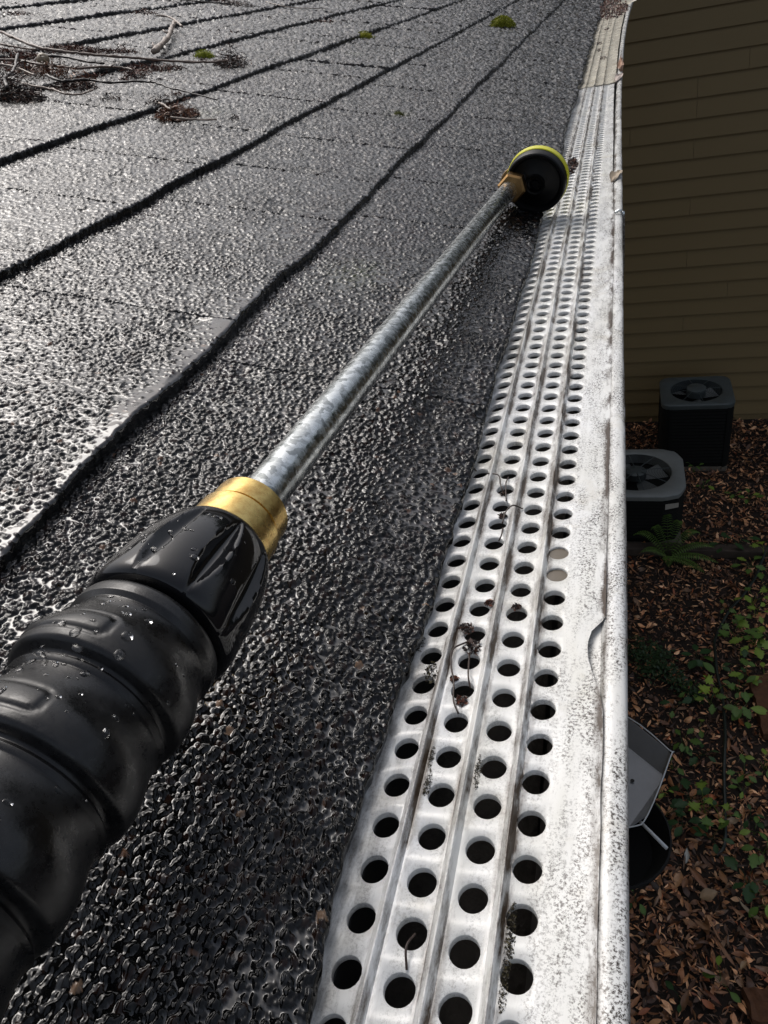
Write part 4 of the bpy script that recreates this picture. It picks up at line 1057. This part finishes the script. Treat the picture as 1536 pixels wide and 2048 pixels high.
# fern
fern = empty('fern', (.43, 5.15, 0.03), 'green fern with toothed fronds in front of the nearer outdoor unit', 'fern')
for q, L, hz in ((2.75, .30, .16), (2.3, .20, .20), (1.65, .26, .26), (1.1, .24, .22), (.55, .30, .16), (.10, .36, .10), (-.35, .40, .07), (-.75, .36, .05), (-1.6, .2, .06), (3.3, .22, .08)):
    V = []; F = []; C_ = []
    n = 22; d = Vector((math.cos(q), math.sin(q), 0)); s = Vector((-d.y, d.x, 0)); P = []
    for i in range(n + 1):
        t = i / n; P.append(d * (L * t) + Vector((0, 0, hz * math.sin(t * math.pi * 0.78) * 1.15)))
    fb = MB(); fb.tube(P, [0.0022 * (1 - 0.7 * i / n) for i in range(n + 1)], 4, (.05, .07, .02), False)
    for i in range(2, n):
        t = i / n; pl = 0.052 * math.sin(math.pi * min(1, 0.15 + t * 0.86)) ** 0.8
        for sg in (-1, 1):
            u = (s * sg + d * 0.35).normalized(); wv = d * (L / n * 0.46)
            a = P[i]; tip = a + u * pl + Vector((0, 0, -pl * 0.22)); mid = a + u * pl * 0.5 + Vector((0, 0, pl * 0.05))
            f = random.uniform(.8, 1.2)
            fb.add([a - wv * 0.5, a + wv * 0.5, mid + wv, tip, mid - wv], [(0, 1, 2, 4), (4, 2, 3)], (.10 * f, .18 * f, .035 * f))
    fb.build('frond', M['green'], fern, True)

# ------------------------------------------------------------------ hose, timber, board
P = crom([(1.45, 5.9, .03), (1.30, 5.55, .06), (1.196, 5.281, .085), (1.114, 5.07, .05), (1.052, 4.903, .04), (.93, 4.672, .04), (.843, 4.538, .045), (.760, 4.368, .03), (.699, 4.195, .03), (.692, 4.053, .04),
          (.688, 3.873, .035), (.702, 3.704, .03), (.698, 3.542, .03), (.689, 3.40, .04), (.673, 3.264, .05), (.655, 3.12, .045), (.643, 2.984, .04), (.626, 2.76, .035), (.606, 2.609, .025), (.56, 2.545, .01)], 6)
b = MB(); b.tube(P, .0105, 10); o = b.build('garden_hose', M['hose'], None, True); tag(o, 'dark green garden hose winding through the leaf litter', 'hose')
b = MB(); b.box((-.3, 5.17, .0), (1.9, 5.262, .085)); o = bevel(b.build('landscape_timber', M['timber']), .01); tag(o, 'weathered timber edging lying in front of the outdoor units', 'timber')
def board(loc, L, W, H, rz, lab):
    n = 9; V = []; F = []
    for i in range(n + 1):
        t = i / n
        for sx, sz in ((-1, 0), (1, 0), (1, 1), (0, 1.1), (-1, 1)):
            rg = random.uniform(.86, 1.1); V.append(((t - .5) * L + random.uniform(-.012, .012) * (i in (0, n)), sx * W / 2 * rg, sz * H * random.uniform(.8, 1.1)))
    for i in range(n):
        for k in range(5): F.append((i*5+k, (i+1)*5+k, (i+1)*5+(k+1) % 5, i*5+(k+1) % 5))
    F.append(tuple(range(5))); F.append(tuple(range(n*5, n*5+5))[::-1])
    o = ob('rotten_board', mesh_np('rotten_board', V, F, M['rotwood'], False), None, loc, (0, 0, rz)); return tag(o, lab, 'board', 'rotten red wood in the litter')
board((.965, 3.62, .01), .48, .16, .07, 1.62, 'rotten red board at the right border among seedlings')
board((.735, 1.81, .01), .22, .14, .06, 0.2, 'rotten red wood chunk in the lower right corner')

# ------------------------------------------------------------------ outdoor units
def rounded(x0, x1, y0, y1, rc, n=6):
    P = []
    for cx, cy, a0 in ((x1 - rc, y1 - rc, 0), (x0 + rc, y1 - rc, 90), (x0 + rc, y0 + rc, 180), (x1 - rc, y0 + rc, 270)):
        for k in range(n + 1):
            a = R(a0 + 90 * k / n); P.append((cx + rc * math.cos(a), cy + rc * math.sin(a)))
    return P
def ac_unit(name, x0, x1, y0, y1, H, rc, nround, rad, lab, light, sticker, hub_h):
    cx, cy = (x0 + x1) / 2, (y0 + y1) / 2
    root = empty(name, (cx, cy, 0), lab, 'air conditioner', 'outdoor air conditioner units')
    X0_, X1_, Y0_, Y1_ = x0 - cx, x1 - cx, y0 - cy, y1 - cy
    pad = MB(); pad.box((X0_ + .01, Y0_ + .01, 0), (X1_ - .01, Y1_ - .01, .05)); pad.build('pad', M['concrete'], root)
    P = rounded(X0_ + .012, X1_ - .012, Y0_ + .012, Y1_ - .012, rc, nround); n = len(P)
    V = [(x, y, .05) for x, y in P] + [(x, y, H - .045) for x, y in P]
    b = MB(); b.add(V, [(k, (k + 1) % n, n + (k + 1) % n, n + k) for k in range(n)]); b.build('cabinet', M['ac_black'], root)
    # louvres
    zz = np.arange(.10, H - .07, .034)
    for z in zz:
        Q = rounded(X0_, X1_, Y0_, Y1_, rc, nround)
        V = [(x, y, z) for x, y in Q] + [(x * .982, y * .982, z + .024) for x, y in Q] 
        g = MB(); g.add(V, [(k, (k + 1) % n, n + (k + 1) % n, n + k) for k in range(n)]); g.build('louvre', M['ac_black'], root)
    # corner posts
    for sx in (0, 1):
        for sy in (0, 1):
            px = (X0_, X1_)[sx]; py = (Y0_, Y1_)[sy]; w_ = max(rc * 0.9, .03)
            Q = [q for q in rounded(X0_ - .004, X1_ + .004, Y0_ - .004, Y1_ + .004, rc, nround) if abs(q[0] - px) < w_ and abs(q[1] - py) < w_]
            m_ = len(Q)
            if m_ > 1:
                g = MB(); g.add([(x, y, .05) for x, y in Q] + [(x, y, H - .04) for x, y in Q], [(k, k + 1, m_ + k + 1, m_ + k) for k in range(m_ - 1)]); g.build('corner_post', M['ac_black'] if not light else M['ac_grey'], root)
    # top: outer rounded outline to the round opening
    NN = 64; top = M['ac_light'] if light else M['ac_grey']
    Q = rounded(X0_ - .008, X1_ + .008, Y0_ - .008, Y1_ + .008, rc, nround)
    def outline(a):
        d = (math.cos(a), math.sin(a)); best = 1e9
        for i in range(len(Q)):
            ax_, ay_ = Q[i]; bx_, by_ = Q[(i + 1) % len(Q)]
            ex, ey = bx_ - ax_, by_ - ay_; den = d[0] * ey - d[1] * ex
            if abs(den) < 1e-9: continue
            t = (ax_ * ey - ay_ * ex) / den; u = (ax_ * d[1] - ay_ * d[0]) / den
            if t > 0 and -1e-6 <= u <= 1 + 1e-6: best = min(best, t)
        return best
    A_ = [2 * math.pi * k / NN for k in range(NN)]; Rm = [outline(a) for a in A_]
    rings = [[(math.cos(a) * (r - .004), math.sin(a) * (r - .004), H - .05) for a, r in zip(A_, Rm)], [(math.cos(a) * r, math.sin(a) * r, H - .038) for a, r in zip(A_, Rm)],
             [(math.cos(a) * r, math.sin(a) * r, H - .010) for a, r in zip(A_, Rm)], [(math.cos(a) * (r - .012), math.sin(a) * (r - .012), H) for a, r in zip(A_, Rm)],
             [(math.cos(a) * (rad + .012), math.sin(a) * (rad + .012), H + .004) for a in A_], [(math.cos(a) * rad, math.sin(a) * rad, H - .002) for a in A_], [(math.cos(a) * (rad - .004), math.sin(a) * (rad - .004), H - .09) for a in A_]]
    g = MB(); g.add([v for r in rings for v in r], [(i*NN+k, i*NN+(k+1) % NN, (i+1)*NN+(k+1) % NN, (i+1)*NN+k) for i in range(len(rings) - 1) for k in range(NN)])
    o = g.build('top_cover', top, root, True); edge_split(o, 40)
    # dark well with fan
    g = MB(); g.add([(math.cos(a) * rad, math.sin(a) * rad, H - .10) for a in A_], [tuple(range(NN))]); g.build('fan_well', M['ac_black'], root)
    fan = empty('fan', (0, 0, H - .07), parent=root)
    for k in range(4 if light else 3):
        g = MB(); a0 = k * 2 * math.pi / (4 if light else 3) + .5; pts = []
        for i in range(6):
            r = .06 + (rad - .075) * i / 5
            for s in (-1, 1):
                a = a0 + s * (.42 - .02 * i); pts.append((math.cos(a) * r, math.sin(a) * r, s * .016))
        g.add(pts, [(i*2, i*2+1, i*2+3, i*2+2) for i in range(5)]); g.build('fan_blade', M['ac_light'], fan)
    grille = empty('fan_grille', (0, 0, 0), parent=root)
    for r in np.arange(.075, rad, .0125 if light else .02):
        g = MB(); g.tube([(math.cos(a) * r, math.sin(a) * r, H - .004 + .016 * (1 - r / rad)) for a in np.linspace(0, 2 * math.pi, 33)], .0013, 4, None, False); g.build('ring_wire', M['ac_black'], grille, True)
    for k in range(8):
        a = 2 * math.pi * k / 8 + .2; g = MB(); g.tube([(math.cos(a) * .05, math.sin(a) * .05, H + .014), (math.cos(a) * rad, math.sin(a) * rad, H - .001)], .0032 if light else .002, 5); g.build('spoke', M['ac_grey'], grille, True)
    hv_, hf_ = lathe([(-.05, .085), (hub_h - .006, .085), (hub_h, .078), (hub_h + .001, .005)], Vector((0, 0, H)), Vector((0.0001, 0, 1)).normalized(), 32)
    edge_split(ob('motor_hub', mesh_np('motor_hub', hv_, hf_, M['ac_grey']), root), 40)
    if sticker:
        g = MB(); g.add([(X1_ - .155, Y0_ - .0055, H - .135), (X1_ - .055, Y0_ - .0055, H - .105), (X1_ - .055, Y0_ - .0055, H - .062), (X1_ - .155, Y0_ - .0055, H - .080)], [(0, 1, 2, 3)]); g.build('sticker', M['sticker'], root)
    return root
ac_unit('outdoor_unit', .415, 1.025, 6.48, 7.04, .72, .085, 6, .225, 'farther dark outdoor unit with raised hub against the tan wall', False, False, .030)
ac_unit('outdoor_unit', -.20, .555, 5.30, 6.03, .53, .17, 2, .285, 'nearer pale-topped outdoor unit with sticker, half hidden by the gutter', True, True, .010)

# ------------------------------------------------------------------ scoop and bucket hung from the gutter
bk = empty('tub', (-.002, .640, 3.10), 'shallow black plastic tub hanging below the gutter', 'tub')
bv, bf = lathe([(0, .050), (.003, .058), (.046, .082), (.048, .0845), (.052, .0845), (.053, .082), (.046, .080), (.012, .060), (.011, .002)], Vector((0, 0, 0)), Vector((0.0001, 0, 1)).normalized(), 40)
edge_split(ob('bowl', mesh_np('bowl', bv, bf, M['bin']), bk), 40)
b = MB(); b.tube(crom([(-.083, 0, .046), (-.085, .0, .15), (-.05, 0, .27), (-.02, 0, .35), (.0, 0, .37), (-.0, 0, .35)]), .002, 6); b.build('bail', M['galv'], bk, True)
b = MB(); b.tube(crom([(.0, 0, .36), (.003, 0, .47), (.0050, 0, .70), (.0071, 0, .88), (.0052, 0, .9017), (.0004, 0, .9020)]), .0012, 6); b.build('hook', M['galv'], bk, True)
sc = empty('metal_scoop', (.03, .72, 3.2), 'dull grey sheet metal scoop standing out beside the gutter', 'scoop')
SP_ = [(-.05, .600), (.026, .620), (.049, .642), (.0835, .743), (.0815, .753), (.026, .806), (-.05, .830)]
V = []; F = []
for i, (x, y) in enumerate(SP_): V.append((x - .03, y - .72, 0.0))
for i, (x, y) in enumerate(SP_): V.append((x - .03, y - .72, -.0016))
n = len(SP_)
# pressed pan: inner floor set lower than the rim
inn = [(-.048, .603), (.0255, .6225), (.0478, .644), (.0745, .716), (.071, .723), (.020, .770), (-.048, .795)]
for x, y in inn: V.append((x - .03, y - .72, -.0015 - .017 * max(0, min(1, (y - .64) / .09))))
F += [(i, i + 1, 2 * n + i + 1, 2 * n + i) for i in range(n - 1)] + [tuple(range(2 * n, 3 * n))] + [(i, n + i, n + i + 1, i + 1) for i in range(n - 1)]
o = ob('pan', mesh_np('pan', V, F, M['steel'], False), sc); bevel(o, .003, 3)
b = MB(); b.tube(crom([(SP_[0][0] - .03, SP_[0][1] - .72, .0005)] + [(x - .03, y - .72, .0005) for x, y in SP_[1:]] , 4), .0010, 6); b.build('rolled_rim', M['paint_white'], sc, True)
b = MB(); b.add([(math.cos(a) * .003 - .0, -.02 + math.sin(a) * .003, -.0085) for a in np.linspace(0, 6.283, 13)[:-1]], [tuple(range(12))]); b.build('hanging_hole', M['black'], sc)
b = MB(); b.tube([(.0085, -.085, -.006), (.0425, -.118, -.010)], [.0022, .0026], 8); b.build('handle', M['paint_white'], sc, True)

# ------------------------------------------------------------------ unseen trees, added to darken the low sky that the wet shingles reflect
def screen_tree(x, y, H, cr_, cz, n, lab, seed):
    r = np.random.default_rng(seed); root = empty('tree', (x, y, 0), lab, 'tree', 'trees around the yard')
    b = MB(); b.tube(crom([(0, 0, -.1), (.05, .02, H * .25), (-.04, .06, H * .5), (.03, -.02, H * .75), (0, 0, H * .95)]), [max(.02, .16 * (1 - i / 26)) for i in range(25)], 10, (.07, .055, .045))
    for k in range(9):
        a = k * 2.4; z = H * (.38 + .055 * k); L = cr_ * r.uniform(.6, .95)
        b.tube(crom([(0, 0, z), (math.cos(a) * L * .5, math.sin(a) * L * .5, z + L * .25), (math.cos(a) * L, math.sin(a) * L, z + L * .4)], 4), [.06 - .005 * i for i in range(9)], 6, (.07, .055, .045))
    b.build('trunk', M['bark'], root, True)
    nc = 60; d = r.normal(0, 1, (nc, 3)); d /= np.linalg.norm(d, axis=1)[:, None]; c0 = d * (r.random((nc, 1)) ** .45) * np.array([cr_, cr_, cr_ * .8]) + np.array([0, 0, cz])
    c = c0[r.integers(0, nc, n)] + r.normal(0, .38, (n, 3))
    u = r.normal(0, 1, (n, 3)); u /= np.linalg.norm(u, axis=1)[:, None]; v = np.cross(u, r.normal(0, 1, (n, 3))); v /= np.linalg.norm(v, axis=1)[:, None]
    L = r.uniform(.09, .17, (n, 1))
    V = np.stack([c - u * L, c - v * L * .5, c + u * L, c + v * L * .5], 1).reshape(-1, 3)
    F = np.arange(4 * n).reshape(-1, 4); col = np.repeat(np.array([(.035, .065, .015)]) * r.uniform(.6, 1.5, (n, 1)), 4, 0)
    ob('crown', mesh_np('crown', V, [F], M['green'], False, col), root)
for i, (x, y, H, cr_, n) in enumerate([(-1.2, 14.5, 10.5, 2.5, 9000), (2.2, 13.6, 11.5, 2.8, 9000), (5.6, 14.8, 11.0, 2.7, 9000), (8.6, 12.6, 10.0, 2.6, 8000), (-5.4, 16.0, 9.6, 2.6, 8000), (-9.5, 14.0, 9.2, 2.6, 7000)]):
    screen_tree(x, y, H, cr_, H * .62, n, ['slender leafy tree behind the left end of the neighbouring house', 'tallest leafy tree behind the neighbouring house', 'broad leafy tree behind the right part of the neighbouring house', 'leafy tree past the right corner of the neighbouring house', 'leafy tree beyond the far end of the shingle roof', 'leafy tree beyond the ridge of the shingle roof'][i], 5 + i)
